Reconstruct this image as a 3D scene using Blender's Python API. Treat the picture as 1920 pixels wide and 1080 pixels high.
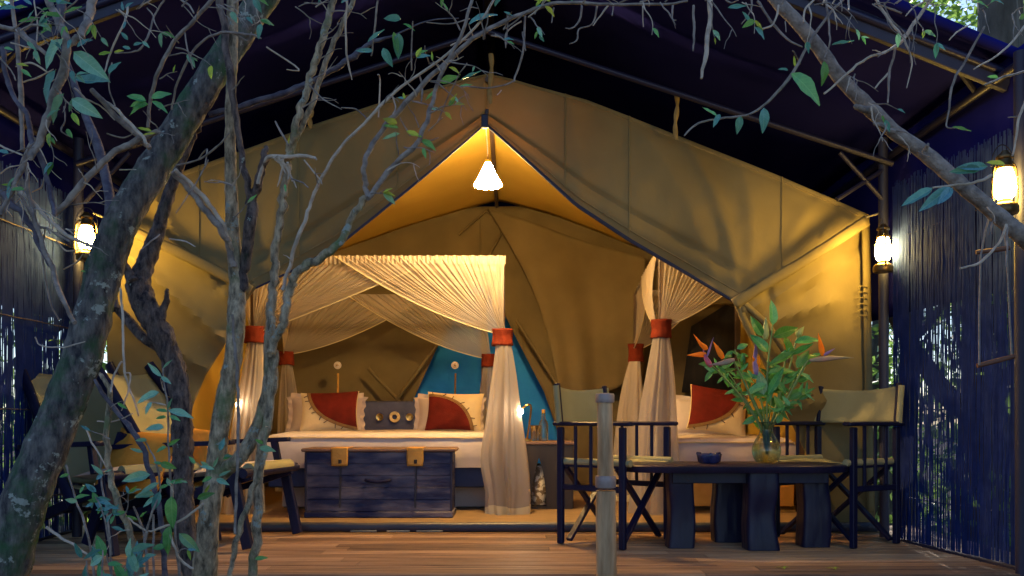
import bpy, math, random
from mathutils import Vector, Matrix, noise
random.seed(11)
R = math.radians
scene = bpy.context.scene
for o in list(bpy.data.objects): bpy.data.objects.remove(o)
COL = scene.collection

# ------------------------------------------------------------------ camera
F = 1600.0          # focal length in photo pixels (1920 wide)
EYE = 0.70          # eye height above the deck boards
HORIZON = 785.0
cam_d = bpy.data.cameras.new('camera')
cam = bpy.data.objects.new('camera', cam_d); COL.objects.link(cam)
cam.location = (0, 0, EYE); cam.rotation_euler = (R(90), 0, 0)
cam_d.sensor_width = 36; cam_d.lens = 36*F/1920
cam_d.shift_y = (HORIZON-540)/1920
cam_d.clip_start = 0.05; cam_d.clip_end = 500
scene.camera = cam

# ------------------------------------------------------------------ sky, sun, exposure
SUN_AZ, SUN_EL = R(10), R(36)      # azimuth from +Y towards +X: behind the tent, to the right
world = bpy.data.worlds.new('World'); scene.world = world; world.use_nodes = True
wn = world.node_tree; bg = wn.nodes['Background']
sky = wn.nodes.new('ShaderNodeTexSky'); sky.sky_type = 'NISHITA'; sky.sun_disc = False
sky.sun_elevation = SUN_EL; sky.sun_rotation = SUN_AZ
sky.air_density = 1.0; sky.dust_density = 0.3; sky.ozone_density = 5.0
wn.links.new(sky.outputs[0], bg.inputs[0]); bg.inputs[1].default_value = 0.12
sun_d = bpy.data.lights.new('sun', 'SUN'); sun_d.energy = 4.0; sun_d.angle = R(0.5); sun_d.color = (1, .94, .84)
sun = bpy.data.objects.new('sun', sun_d); COL.objects.link(sun); sun.location = (0, 0, 12)
sd = Vector((math.sin(SUN_AZ)*math.cos(SUN_EL), math.cos(SUN_AZ)*math.cos(SUN_EL), math.sin(SUN_EL)))
sun.rotation_euler = sd.to_track_quat('Z', 'Y').to_euler()
vs = scene.view_settings; vs.view_transform = 'Standard'; vs.look = 'None'; vs.gamma = 1; vs.exposure = 0.8
scene.render.engine = 'CYCLES'
scene.cycles.max_bounces = 8; scene.cycles.transparent_max_bounces = 16
scene.cycles.diffuse_bounces = 4; scene.cycles.caustics_reflective = False; scene.cycles.caustics_refractive = False

# ------------------------------------------------------------------ helpers
def P(px, py, Y):
    """the point at depth Y seen at a photo pixel"""
    return Vector(((px-960)*Y/F, Y, EYE+(HORIZON-py)*Y/F))
def lerp(a, b, t): return a+(b-a)*t
def sm(t): t = max(0, min(1, t)); return t*t*(3-2*t)
def nz(x, y=0, z=0): return noise.noise(Vector((x, y, z)))

def tag(o, label, cat, group=None, kind=None):
    if label: o['label'] = label
    if cat: o['category'] = cat
    if group: o['group'] = group
    if kind: o['kind'] = kind
    return o
def thing(name, label, cat, loc=(0, 0, 0), rz=0, group=None):
    o = bpy.data.objects.new(name, None); COL.objects.link(o)
    o.empty_display_size = .1
    o.location = loc; o.rotation_euler = (0, 0, rz)
    return tag(o, label, cat, group)
def wmat(o):
    m = Matrix.LocRotScale(o.location, o.rotation_euler, o.scale)
    return wmat(o.parent) @ m if o.parent else m
def copy_tree(o, parent=None):
    c = o.copy(); COL.objects.link(c); c.parent = parent
    for ch in o.children: copy_tree(ch, c)
    return c

class MB:
    def __init__(s): s.v = []; s.f = []; s.m = []
    def add(s, vs, fs, mi=0):
        n = len(s.v); s.v += [Vector(v) for v in vs]; s.f += [tuple(i+n for i in f) for f in fs]; s.m += [mi]*len(fs)
        return s
    def box(s, c, d, rot=None, taper=1.0, bev=0.0):
        c = Vector(c); x, y, z = d[0]/2, d[1]/2, d[2]/2
        if bev <= 0:
            vs = [(-x, -y, -z), (x, -y, -z), (x, y, -z), (-x, y, -z), (-x*taper, -y*taper, z), (x*taper, -y*taper, z), (x*taper, y*taper, z), (-x*taper, y*taper, z)]
            fs = [(3, 2, 1, 0), (4, 5, 6, 7), (0, 1, 5, 4), (1, 2, 6, 5), (2, 3, 7, 6), (3, 0, 4, 7)]
        else:
            b = min(bev, x*.9, y*.9, z*.9); vs = []; fs = []
            ring = lambda zz, i: [(-x+i, -y, zz), (x-i, -y, zz), (x, -y+i, zz), (x, y-i, zz), (x-i, y, zz), (-x+i, y, zz), (-x, y-i, zz), (-x, -y+i, zz)]
            sh = lambda r, k: [(p[0]*(x-k)/x, p[1]*(y-k)/y, p[2]) for p in r]
            for r in (sh(ring(-z, b), b), ring(-z+b, b), ring(z-b, b), sh(ring(z, b), b)): vs += r
            for k in range(3):
                for j in range(8): fs.append((k*8+j, k*8+(j+1) % 8, k*8+8+(j+1) % 8, k*8+8+j))
            fs.append(tuple(range(7, -1, -1))); fs.append(tuple(range(24, 32)))
        if rot is not None: vs = [rot @ Vector(v) for v in vs]
        return s.add([c+Vector(v) for v in vs], fs)
    def bar(s, a, b, w, h, up=(0, 0, 1), bev=.003):
        a = Vector(a); b = Vector(b); d = b-a; L = d.length; z = d.normalized(); u = Vector(up)
        x = u.cross(z)
        if x.length < 1e-4: x = Vector((1, 0, 0)).cross(z)
        x.normalize(); y = z.cross(x)
        rot = Matrix((x, y, z)).transposed()
        return s.box((a+b)/2, (w, h, L), rot, bev=bev)
    def tube(s, pts, rad, n=8, cap=True, rough=0, rf=8.0, flat=1.0):
        pts = [Vector(p) for p in pts]; k = len(pts)
        if not hasattr(rad, '__len__'): rad = [rad]*k
        t0 = (pts[1]-pts[0]).normalized()
        up = Vector((0, 1, 0)) if abs(t0.y) < .9 else Vector((1, 0, 0))
        x = up.cross(t0).normalized(); vs = []; fs = []
        for i, p in enumerate(pts):
            t = (pts[min(i+1, k-1)]-pts[max(i-1, 0)])
            t = t.normalized() if t.length > 1e-9 else t0
            x = (x-t*x.dot(t)).normalized(); y = t.cross(x)
            for j in range(n):
                a = 2*math.pi*j/n; d = x*math.cos(a)+y*math.sin(a)*flat; r = rad[i]
                if rough:
                    q = (p+d*r)*rf; r *= 1+rough*(nz(q.x, q.y, q.z)+.5*nz(q.x*2.3, q.y*2.3, q.z*2.3))
                vs.append(p+d*r)
        for i in range(k-1):
            for j in range(n):
                fs.append((i*n+j, i*n+(j+1) % n, (i+1)*n+(j+1) % n, (i+1)*n+j))
        if cap: fs.append(tuple(range(n-1, -1, -1))); fs.append(tuple((k-1)*n+j for j in range(n)))
        return s.add(vs, fs)
    def lathe(s, prof, n=20, at=(0, 0, 0), wob=0):
        at = Vector(at); vs = []; fs = []; k = len(prof)
        for i, (r, z) in enumerate(prof):
            for j in range(n):
                a = 2*math.pi*j/n; rr = max(r, 1e-4)*(1+wob*math.sin(a*6+i))
                vs.append(at+Vector((rr*math.cos(a), rr*math.sin(a), z)))
        for i in range(k-1):
            for j in range(n): fs.append((i*n+j, i*n+(j+1) % n, (i+1)*n+(j+1) % n, (i+1)*n+j))
        return s.add(vs, fs)
    def grid(s, fn, nu, nv, cu=False):
        vs = [fn(i/nu, j/nv) for j in range(nv+1) for i in range(nu+1)]; w = nu+1
        fs = [(j*w+i, j*w+i+1, (j+1)*w+i+1, (j+1)*w+i) for j in range(nv) for i in range(nu)]
        return s.add(vs, fs)
    def prism(s, poly, z0, z1):
        n = len(poly); vs = [(x, y, z0) for x, y in poly]+[(x, y, z1) for x, y in poly]
        fs = [tuple(range(n-1, -1, -1)), tuple(range(n, 2*n))]+[(i, (i+1) % n, n+(i+1) % n, n+i) for i in range(n)]
        return s.add(vs, fs)
    def mesh(s, name, mat, smooth=True, inv=None):
        me = bpy.data.meshes.new(name)
        vs = s.v if inv is None else [inv @ v for v in s.v]
        me.from_pydata([tuple(v) for v in vs], [], s.f)
        for m in (mat if isinstance(mat, (list, tuple)) else [mat]): me.materials.append(m)
        if any(s.m): me.polygons.foreach_set('material_index', s.m)
        if smooth:
            me.polygons.foreach_set('use_smooth', [True]*len(s.f))
            try: me.set_sharp_from_angle(angle=R(42))
            except Exception: pass
        me.update(); return me
    def build(s, name, mat, parent=None, world=True, smooth=True):
        inv = wmat(parent).inverted() if (parent is not None and world) else None
        o = bpy.data.objects.new(name, s.mesh(name, mat, smooth, inv)); COL.objects.link(o)
        if parent is not None: o.parent = parent
        return o

def thick(o, t, off=0):
    m = o.modifiers.new('thickness', 'SOLIDIFY'); m.thickness = t; m.offset = off; return o
def catmull(pts, per=6):
    """pts: tuples of floats; smooth resampling"""
    out = []; n = len(pts)
    for i in range(n-1):
        p0, p1, p2, p3 = pts[max(i-1, 0)], pts[i], pts[i+1], pts[min(i+2, n-1)]
        for k in range(per):
            t = k/per
            out.append(tuple(.5*((2*b)+(-a+c)*t+(2*a-5*b+4*c-d)*t*t+(-a+3*b-3*c+d)*t**3) for a, b, c, d in zip(p0, p1, p2, p3)))
    out.append(tuple(pts[-1])); return out
def along(pts, t):
    """point at arc fraction t of a polyline of 2-tuples"""
    L = [0]
    for a, b in zip(pts, pts[1:]): L.append(L[-1]+math.dist(a, b))
    d = t*L[-1]
    for i in range(len(pts)-1):
        if d <= L[i+1] or i == len(pts)-2:
            q = (d-L[i])/max(1e-9, L[i+1]-L[i]); return tuple(lerp(x, y, q) for x, y in zip(pts[i], pts[i+1]))

# ------------------------------------------------------------------ materials
def mat(name, col, rough=.6, col2=None, scale=8, stretch=(1, 1, 1), detail=4, bump=0, bscale=None, metal=0, spec=.5, trans=0, transcol=None,
        emit=0, ecol=None, coat=0, lo=.35, hi=.65, mask=0):
    m = bpy.data.materials.new(name); m.use_nodes = True; nt = m.node_tree; N = nt.nodes; L = nt.links
    b = N['Principled BSDF']; out = N['Material Output']
    b.inputs['Roughness'].default_value = rough; b.inputs['Metallic'].default_value = metal
    b.inputs['Specular IOR Level'].default_value = spec
    if coat: b.inputs['Coat Weight'].default_value = coat; b.inputs['Coat Roughness'].default_value = .2
    b.inputs['Base Color'].default_value = (*col, 1)
    csock = None
    if col2 is not None or bump:
        tc = N.new('ShaderNodeTexCoord'); mp = N.new('ShaderNodeMapping'); mp.inputs['Scale'].default_value = stretch
        L.new(tc.outputs['Object'], mp.inputs[0])
    if col2 is not None:
        nt_ = N.new('ShaderNodeTexNoise'); nt_.inputs['Scale'].default_value = scale; nt_.inputs['Detail'].default_value = detail
        L.new(mp.outputs[0], nt_.inputs['Vector'])
        cr = N.new('ShaderNodeValToRGB'); cr.color_ramp.elements[0].position = lo; cr.color_ramp.elements[1].position = hi
        cr.color_ramp.elements[0].color = (*col, 1); cr.color_ramp.elements[1].color = (*col2, 1)
        L.new(nt_.outputs[0], cr.inputs[0]); L.new(cr.outputs[0], b.inputs['Base Color']); csock = cr.outputs[0]
    if bump:
        bn = N.new('ShaderNodeTexNoise'); bn.inputs['Scale'].default_value = bscale or scale*4; bn.inputs['Detail'].default_value = 6
        L.new(mp.outputs[0], bn.inputs['Vector'])
        bp = N.new('ShaderNodeBump'); bp.inputs['Strength'].default_value = bump; bp.inputs['Distance'].default_value = .02
        L.new(bn.outputs[0], bp.inputs['Height']); L.new(bp.outputs[0], b.inputs['Normal'])
    if emit: b.inputs['Emission Color'].default_value = (*(ecol or col), 1); b.inputs['Emission Strength'].default_value = emit
    last = b.outputs[0]
    if trans:
        tr = N.new('ShaderNodeBsdfTranslucent'); tr.inputs[0].default_value = (*(transcol or col), 1)
        if csock and not transcol: L.new(csock, tr.inputs[0])
        mx = N.new('ShaderNodeMixShader'); mx.inputs[0].default_value = trans
        L.new(last, mx.inputs[1]); L.new(tr.outputs[0], mx.inputs[2]); last = mx.outputs[0]
    if mask:
        tp = N.new('ShaderNodeBsdfTransparent'); mx = N.new('ShaderNodeMixShader'); mx.inputs[0].default_value = mask
        L.new(last, mx.inputs[1]); L.new(tp.outputs[0], mx.inputs[2]); last = mx.outputs[0]
    L.new(last, out.inputs[0]); return m
def glass(name, col=(1, 1, 1), rough=.02, ior=1.45):
    m = bpy.data.materials.new(name); m.use_nodes = True; b = m.node_tree.nodes['Principled BSDF']
    b.inputs['Base Color'].default_value = (*col, 1); b.inputs['Transmission Weight'].default_value = 1
    b.inputs['Roughness'].default_value = rough; b.inputs['IOR'].default_value = ior
    # thin panes let light through
    N = m.node_tree.nodes; L = m.node_tree.links
    tp = N.new('ShaderNodeBsdfTransparent'); tp.inputs[0].default_value = (*col, 1)
    mx = N.new('ShaderNodeMixShader'); mx.inputs[0].default_value = .35
    L.new(b.outputs[0], mx.inputs[1]); L.new(tp.outputs[0], mx.inputs[2]); L.new(mx.outputs[0], N['Material Output'].inputs[0])
    return m
def bark(name, c1, c2, moss=(.03, .055, .03), mossamt=.5, lichen=.62, sc=1.0):
    m = bpy.data.materials.new(name); m.use_nodes = True; nt = m.node_tree; N = nt.nodes; L = nt.links; b = N['Principled BSDF']
    b.inputs['Roughness'].default_value = .85; b.inputs['Specular IOR Level'].default_value = .25
    tc = N.new('ShaderNodeTexCoord')
    def noi(s, d, off=0, st=(1, 1, 1)):
        mp = N.new('ShaderNodeMapping'); mp.inputs['Location'].default_value = (off, off*.7, off*.3); mp.inputs['Scale'].default_value = st
        L.new(tc.outputs['Object'], mp.inputs[0]); n = N.new('ShaderNodeTexNoise'); n.inputs['Scale'].default_value = s; n.inputs['Detail'].default_value = d
        n.inputs['Roughness'].default_value = .65
        L.new(mp.outputs[0], n.inputs['Vector']); return n
    def ramp(src, lo, hi, a=(0, 0, 0), c=(1, 1, 1)):
        r = N.new('ShaderNodeValToRGB'); r.color_ramp.elements[0].position = lo; r.color_ramp.elements[1].position = hi
        r.color_ramp.elements[0].color = (*a, 1); r.color_ramp.elements[1].color = (*c, 1); L.new(src, r.inputs[0]); return r.outputs[0]
    def mix(f, a, bb):
        x = N.new('ShaderNodeMix'); x.data_type = 'RGBA'; L.new(f, x.inputs[0]); L.new(a, x.inputs[6])
        if isinstance(bb, tuple): x.inputs[7].default_value = (*bb, 1)
        else: L.new(bb, x.inputs[7])
        return x.outputs[2]
    n1 = noi(45*sc, 6, 0, (1, 1, .35)); base = ramp(n1.outputs[0], .35, .68, c1, c2)
    n2 = noi(7*sc, 5, 3.1); col = mix(ramp(n2.outputs[0], .62-mossamt*.25, .8-mossamt*.25), base, moss)
    n3 = noi(14*sc, 5, 7.7); n4 = noi(70*sc, 3, 1.7)
    ad = N.new('ShaderNodeMath'); ad.operation = 'MULTIPLY_ADD'; L.new(n4.outputs[0], ad.inputs[0]); ad.inputs[1].default_value = .28; L.new(n3.outputs[0], ad.inputs[2])
    col = mix(ramp(ad.outputs[0], lichen+.17, lichen+.21), col, (.34, .38, .36))
    L.new(col, b.inputs['Base Color'])
    nb = noi(60*sc, 8, 0, (1, 1, .3)); bp = N.new('ShaderNodeBump'); bp.inputs['Strength'].default_value = 1.0; bp.inputs['Distance'].default_value = .022
    L.new(nb.outputs[0], bp.inputs['Height']); L.new(bp.outputs[0], b.inputs['Normal'])
    return m

M = {}
def canvas(name, c1, c2, trans, tcol, crease=.35):
    m = mat(name, c1, .82, c2, scale=1.3, detail=6, spec=.15, trans=trans, transcol=tcol, lo=.3, hi=.7)
    nt = m.node_tree; N = nt.nodes; L = nt.links; b = N['Principled BSDF']; tc = N.new('ShaderNodeTexCoord')
    def noi(sc, typ, st, d=3):
        mp = N.new('ShaderNodeMapping'); mp.inputs['Scale'].default_value = st; L.new(tc.outputs['Object'], mp.inputs[0])
        n = N.new('ShaderNodeTexNoise'); n.noise_type = typ; n.inputs['Scale'].default_value = sc; n.inputs['Detail'].default_value = d; n.inputs['Distortion'].default_value = .6
        L.new(mp.outputs[0], n.inputs['Vector']); return n.outputs[0]
    last = None
    for sc, typ, st, s_, dist in ((2.2, 'RIDGED_MULTIFRACTAL', (1, 1, .6), crease, .03), (7, 'FBM', (1, 1, 1), .25, .02), (150, 'FBM', (1, 1, 1), .12, .004)):
        bp = N.new('ShaderNodeBump'); bp.inputs['Strength'].default_value = s_; bp.inputs['Distance'].default_value = dist
        L.new(noi(sc, typ, st), bp.inputs['Height'])
        if last: L.new(last, bp.inputs['Normal'])
        last = bp.outputs[0]
    L.new(last, b.inputs['Normal']); return m
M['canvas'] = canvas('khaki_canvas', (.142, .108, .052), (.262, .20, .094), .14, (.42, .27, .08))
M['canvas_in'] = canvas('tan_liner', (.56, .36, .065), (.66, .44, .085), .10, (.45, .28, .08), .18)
M['canvas_rear'] = mat('shaded_liner', (.112, .088, .047), .85, (.15, .116, .062), scale=2.5, bump=.1, bscale=10, spec=.15, trans=.05)  # darker copy of the liner; shade behind the nets is put into its colour
M['strap'] = mat('canvas_webbing', (.20, .145, .07), .85, (.26, .19, .09), scale=30, spec=.2)
M['navy_trim'] = mat('navy_binding', (.012, .018, .06), .7)
M['fly'] = mat('dark_flysheet', (.009, .010, .105), .8, (.014, .015, .15), scale=1.6, bump=.15, bscale=3, spec=0.0)
M['pole'] = mat('dark_steel_pole', (.015, .015, .05), .45, metal=.3)
M['post'] = mat('dark_timber', (.008, .009, .035), .6, (.015, .016, .05), scale=12, stretch=(1, 1, .1))
M['reed'] = mat('navy_reeds', (.022, .042, .19), .8, (.04, .07, .27), scale=20, spec=.05, trans=.5, transcol=(.08, .19, .55))
M['deck'] = mat('deck_wood', (.16, .09, .05), .36, (.45, .28, .16), scale=5, stretch=(.35, 9, 1), detail=8, bump=.15, bscale=40, spec=.4)
M['deck2'] = mat('deck_wood_pale', (.25, .15, .085), .34, (.58, .38, .225), scale=5, stretch=(.35, 9, 1), detail=8, bump=.15, bscale=40, spec=.4)
M['deck3'] = mat('deck_wood_dark', (.075, .044, .03), .42, (.25, .15, .09), scale=5, stretch=(.35, 9, 1), detail=8, bump=.15, bscale=40, spec=.4)
M['lip'] = mat('blue_groundsheet', (.010, .016, .04), .5, (.02, .03, .065), scale=4, stretch=(.3, 2, 2))
M['floor'] = mat('tent_floor_mat', (.12, .075, .04), .7, (.24, .16, .085), scale=25, stretch=(.2, 4, 1))
M['ground'] = mat('leaf_litter', (.035, .028, .018), .95, (.07, .055, .03), scale=6, bump=.6, bscale=25)
M['black'] = mat('ebony_lacquer', (.006, .007, .03), .42, (.010, .011, .045), scale=18, stretch=(1, 1, .12), bump=.08, bscale=60, spec=.18)
M['tabled'] = mat('carved_dark_wood', (.005, .006, .026), .42, (.010, .010, .04), scale=9, stretch=(1, 1, .15), bump=.35, bscale=12, spec=.28)
M['dirseat'] = mat('olive_canvas', (.28, .26, .15), .85, (.33, .31, .185), scale=4, bump=.1, bscale=150, spec=.15, trans=.08)
M['net'] = mat('cream_net', (.58, .52, .48), .9, spec=.05, trans=.45, transcol=(.62, .55, .49), mask=.48)
M['hem'] = mat('cream_cotton', (.62, .56, .40), .9, spec=.05, trans=.3)
M['red'] = mat('red_cloth', (.105, .014, .006), .85, (.16, .022, .009), scale=12, bump=.15, bscale=90, spec=.15)
M['darkred'] = mat('dark_red_cloth', (.085, .008, .005), .85, (.12, .011, .007), scale=10, bump=.2, bscale=120, spec=.15)
M['cream'] = mat('cream_linen', (.52, .42, .25), .85, (.60, .49, .30), scale=6, bump=.15, bscale=90, spec=.15)
M['white'] = mat('white_linen', (.46, .41, .41), .85, (.54, .48, .48), scale=4, bump=.12, bscale=20, spec=.15)
M['brown'] = mat('brown_braid', (.16, .085, .025), .8, (.2, .11, .035), scale=60)
M['navycloth'] = mat('navy_bed_base', (.03, .05, .13), .8, (.045, .07, .17), scale=7, bump=.15)
M['headb'] = mat('slate_blue_board', (.035, .045, .13), .6, (.055, .065, .17), scale=10, bump=.2)
M['brass'] = mat('brass', (.62, .42, .14), .3, metal=1)
M['bone'] = mat('bone_ring', (.66, .55, .34), .6, (.5, .38, .18), scale=40)
M['woodd'] = mat('dark_bed_wood', (.045, .03, .028), .5, (.07, .045, .04), scale=10, stretch=(1, 1, .2))
M['chest'] = mat('weathered_chest', (.010, .015, .065), .55, (.135, .12, .16), scale=6, stretch=(.5, 1, 1.9), detail=10, bump=.45, bscale=22, spec=.35, lo=.42, hi=.66)
M['chestlid'] = mat('chest_lid_wood', (.10, .055, .04), .5, (.16, .09, .065), scale=8, stretch=(.3, 3, 1))
M['leather'] = mat('yellow_leather', (.40, .20, .03), .6, (.47, .25, .045), scale=15, bump=.15)
M['iron'] = mat('dark_iron', (.05, .05, .07), .5, metal=.7)
M['patch'] = mat('worn_pale_patch', (.09, .11, .11), .6, (.16, .18, .17), scale=20)
M['window'] = mat('dark_window_mesh', (.004, .004, .010), .7, (.02, .014, .014), scale=6, stretch=(3, 1, .6), lo=.5, hi=.75)
M['woodx'] = mat('near_black_wood', (.012, .008, .008), .5, (.022, .014, .012), scale=10, stretch=(1, 1, .2))
M['teal'] = mat('turquoise_plaster', (.008, .23, .92), .8, (.015, .30, .97), scale=3, bump=.25, bscale=12)
M['glass'] = glass('clear_glass', (.93, .97, .95))
M['vase'] = glass('vase_glass', (.90, .96, .90))
M['water'] = glass('vase_water', (.90, .90, .62), ior=1.33)
M['ash'] = mat('blue_ceramic', (.01, .012, .06), .25, (.03, .035, .14), scale=20, bump=.3)
M['orange'] = mat('orange_cushion', (.50, .21, .03), .85, (.58, .26, .045), scale=8, bump=.15, bscale=80, spec=.15)
M['metalband'] = mat('grey_metal_band', (.36, .28, .27), .5, (.24, .18, .18), scale=15, metal=.2, bump=.2)
M['postwood'] = mat('weathered_post', (.26, .14, .065), .6, (.66, .43, .25), scale=9, stretch=(2, 2, .3), detail=8, bump=.5, bscale=22)
M['rope'] = mat('pale_rope', (.30, .26, .24), .9, bump=.3, col2=(.22, .19, .18), scale=80)
M['rung'] = mat('red_brown_rung', (.13, .05, .03), .6, (.18, .08, .05), scale=20)
M['lampglow'] = mat('lit_shade', (.9, .85, .75), .6, emit=520, ecol=(1, .62, .21))
M['globe'] = mat('lit_globe', (.95, .9, .85), .3, emit=180, ecol=(1, .62, .11))
M['bulb'] = mat('lit_bulb', (1, .95, .9), .4, emit=330, ecol=(1, .72, .42))
M['lantern'] = mat('aged_brass_lantern', (.10, .065, .03), .4, (.16, .10, .04), scale=30, metal=.8)
def leafmat(name, c, c2, tcol, trans=.28, rough=.42):
    m = mat(name, c, rough, c2, scale=5, spec=.45, trans=trans, transcol=tcol, lo=.3, hi=.7)
    nt = m.node_tree; N = nt.nodes; L = nt.links; b = N['Principled BSDF']; src = b.inputs['Base Color'].links[0].from_socket
    tc = N.new('ShaderNodeTexCoord'); sx = N.new('ShaderNodeSeparateXYZ'); L.new(tc.outputs['Object'], sx.inputs[0])
    def ma(op, x, y=None, z=None):
        n = N.new('ShaderNodeMath'); n.operation = op
        for k, q in enumerate((x, y, z)):
            if q is None: continue
            if isinstance(q, (int, float)): n.inputs[k].default_value = q
            else: L.new(q, n.inputs[k])
        return n.outputs[0]
    ay = ma('ABSOLUTE', sx.outputs[1])
    rib = ma('LESS_THAN', ay, .011)
    t = ma('MULTIPLY_ADD', ay, -.85, sx.outputs[0]); fr = ma('FRACT', ma('MULTIPLY', t, 9.0)); vein = ma('MULTIPLY', ma('LESS_THAN', fr, .13), .45)
    f = ma('MAXIMUM', rib, vein)
    mx = N.new('ShaderNodeMix'); mx.data_type = 'RGBA'; L.new(ma('MULTIPLY', f, .55), mx.inputs[0]); L.new(src, mx.inputs[6]); mx.inputs[7].default_value = (c2[0]*1.6+.08, c2[1]*1.3+.06, c2[2]*1.3+.05, 1)
    oi = N.new('ShaderNodeObjectInfo'); hs = N.new('ShaderNodeHueSaturation')
    L.new(ma('MULTIPLY_ADD', oi.outputs['Random'], .08, .455), hs.inputs['Hue']); L.new(ma('MULTIPLY_ADD', oi.outputs['Random'], .7, .62), hs.inputs['Value'])
    L.new(mx.outputs[2], hs.inputs['Color']); L.new(hs.outputs[0], b.inputs['Base Color'])
    bp = N.new('ShaderNodeBump'); bp.inputs['Strength'].default_value = .5; bp.inputs['Distance'].default_value = .01; bp.invert = True
    L.new(f, bp.inputs['Height']); L.new(bp.outputs[0], b.inputs['Normal']); return m
M['leaf'] = leafmat('green_leaf', (.05, .24, .09), (.10, .34, .12), (.10, .34, .07))
M['leafteal'] = leafmat('blue_green_leaf', (.05, .20, .22), (.11, .30, .31), (.05, .25, .15), .2)
M['leafpale'] = leafmat('pale_green_leaf', (.12, .32, .22), (.20, .42, .30), (.14, .34, .14))
M['leaflime'] = leafmat('lime_leaf', (.18, .34, .04), (.26, .40, .07), (.26, .42, .04), .4)
M['leafdark'] = leafmat('deep_green_leaf', (.03, .20, .05), (.06, .27, .07), (.07, .26, .04), .2, .36)
M['stem'] = mat('green_stem', (.10, .19, .06), .55, (.14, .24, .09), scale=20)
M['petal'] = mat('orange_petal', (.85, .22, .01), .55, (.90, .32, .02), scale=20, spec=.3, trans=.3)
M['violet'] = mat('violet_tongue', (.17, .11, .33), .55, (.28, .18, .42), scale=20)
M['beak'] = mat('plum_green_bract', (.15, .16, .13), .5, (.30, .17, .19), scale=9, stretch=(1, 1, 1))
M['pink'] = mat('pink_bract', (.42, .06, .15), .5, (.32, .14, .22), scale=10)
M['bud'] = mat('lily_bud', (.30, .38, .14), .5, (.38, .44, .2), scale=10, trans=.2)
M['forest'] = mat('sunlit_leaves', (.07, .16, .035), .4, (.13, .25, .06), scale=1.2, spec=.6, trans=.5, transcol=(.30, .48, .10))
M['bark1'] = bark('mossy_bark', (.025, .026, .038), (.21, .195, .19), (.045, .11, .055), .6, .57)
M['bark2'] = bark('dark_rough_bark', (.02, .018, .028), (.24, .18, .165), (.05, .07, .045), .15, .64, 1.2)
M['bark3'] = bark('grey_green_bark', (.11, .09, .068), (.64, .51, .36), (.14, .19, .085), .32, .57, 1.3)
M['twig'] = mat('grey_twig', (.15, .125, .12), .8, (.32, .27, .25), scale=30, bump=.4, bscale=90, spec=.2)
M['twigpale'] = mat('pale_twig', (.34, .275, .23), .8, (.52, .43, .36), scale=30, bump=.4, bscale=90, spec=.2)
M['twigdark'] = mat('dark_twig', (.055, .05, .08), .8, (.13, .12, .155), scale=30, bump=.4, bscale=90, spec=.2)
M['barkfar'] = mat('far_bark', (.05, .042, .035), .9, (.12, .10, .085), scale=12, stretch=(1, 1, .3), bump=.5)
M['zigzag'] = mat('woven_basket', (.70, .60, .45), .8, (.2, .13, .07), scale=30, lo=.48, hi=.52)
# ================================================================== SETTING
XC = -0.15; GZ = -0.55
g = MB()
def gfn(u, v):
    x = lerp(-60, 60, u); y = lerp(-12, 110, v)
    r = max(abs(x+.1)-3.2, 0)+max(y-10.5, 0)
    return Vector((x, y, GZ+min(r, 8)*.04*nz(x*.4, y*.4)))
tag(g.grid(gfn, 60, 60).build('ground', M['ground']), 'dark leaf litter ground around the deck', 'ground', kind='structure')

# deck: reeded boards, each its own piece
deck = tag(bpy.data.objects.new('deck', None), 'timber veranda deck of reeded brown boards', 'deck', kind='structure'); COL.objects.link(deck)
deck.location = (0, 3.84, 0)
BW = .118; y = 3.84; row = 0
while y < 5.5:
    xs = [-2.98, random.uniform(-1.9, -.7), random.uniform(.2, 1.4), 2.62]
    for a, b in zip(xs, xs[1:]):
        prof = []; n = 5; w = BW-.011
        for k in range(n):
            y0 = w*k/n; y1 = w*(k+1)/n; q = w/n*.2
            prof += [(y0, -.006), (y0+q, 0), (y1-q, 0), (y1, -.006)]
        prof += [(w, -.03), (0, -.03)]
        dz = random.uniform(-.0015, .0015); k = len(prof)
        mb = MB(); vs = [(a+.0015, y+p, z+dz) for p, z in prof]+[(b-.0015, y+p, z+dz) for p, z in prof]
        fs = [tuple(range(k-1, -1, -1)), tuple(range(k, 2*k))]+[(i, (i+1) % k, k+(i+1) % k, k+i) for i in range(k)]
        mb.add(vs, fs).build('plank', random.choice([M['deck'], M['deck'], M['deck2'], M['deck3']]), deck, smooth=False)
    y += BW; row += 1
MB().box((-.18, 3.815, -.09), (5.6, .035, .165), bev=.004).build('fascia_board', M['deck3'], deck)
for x in (-2.6, -1.2, .3, 1.9): MB().box((x, 4.6, -.29), (.12, 1.5, .5)).build('deck_support', M['post'], deck)

# inner tent floor with its rounded blue groundsheet lip
tf = tag(bpy.data.objects.new('tent_floor', None), 'straw coloured tent floor behind a blue groundsheet lip', 'floor', kind='structure'); COL.objects.link(tf)
tf.location = (XC, 5.2, 0)
MB().box((XC, 7.22, .016), (4.9, 3.96, .028)).build('floor_mat', M['floor'], tf)
def lipfn(u, v):
    x = lerp(-2.52, 2.22, u); a = lerp(-.3, 1.0, v)*math.pi*.62
    r = .034+.004*nz(x*3, 2)
    return Vector((x, 5.215-math.cos(a-.25)*r*1.0+.02*nz(x*.8)*.5, .032+math.sin(a)*r+.003*nz(x*5, 7)))
thick(MB().grid(lipfn, 80, 10).build('groundsheet_lip', M['lip'], tf), .004)
for x0, x1 in ((-.98, -.82), (-.76, -.62), (-.58, -.42)):
    MB().box(((x0+x1)/2, 5.171, .018), (x1-x0, .006, .012), bev=.002).build('worn_patch', M['patch'], tf)

def interp_(x, tab):
    for (a, c), (b_, d) in zip(tab, tab[1:]):
        if x <= b_: return lerp(c, d, (x-a)/(b_-a))
    return tab[-1][1]
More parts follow.
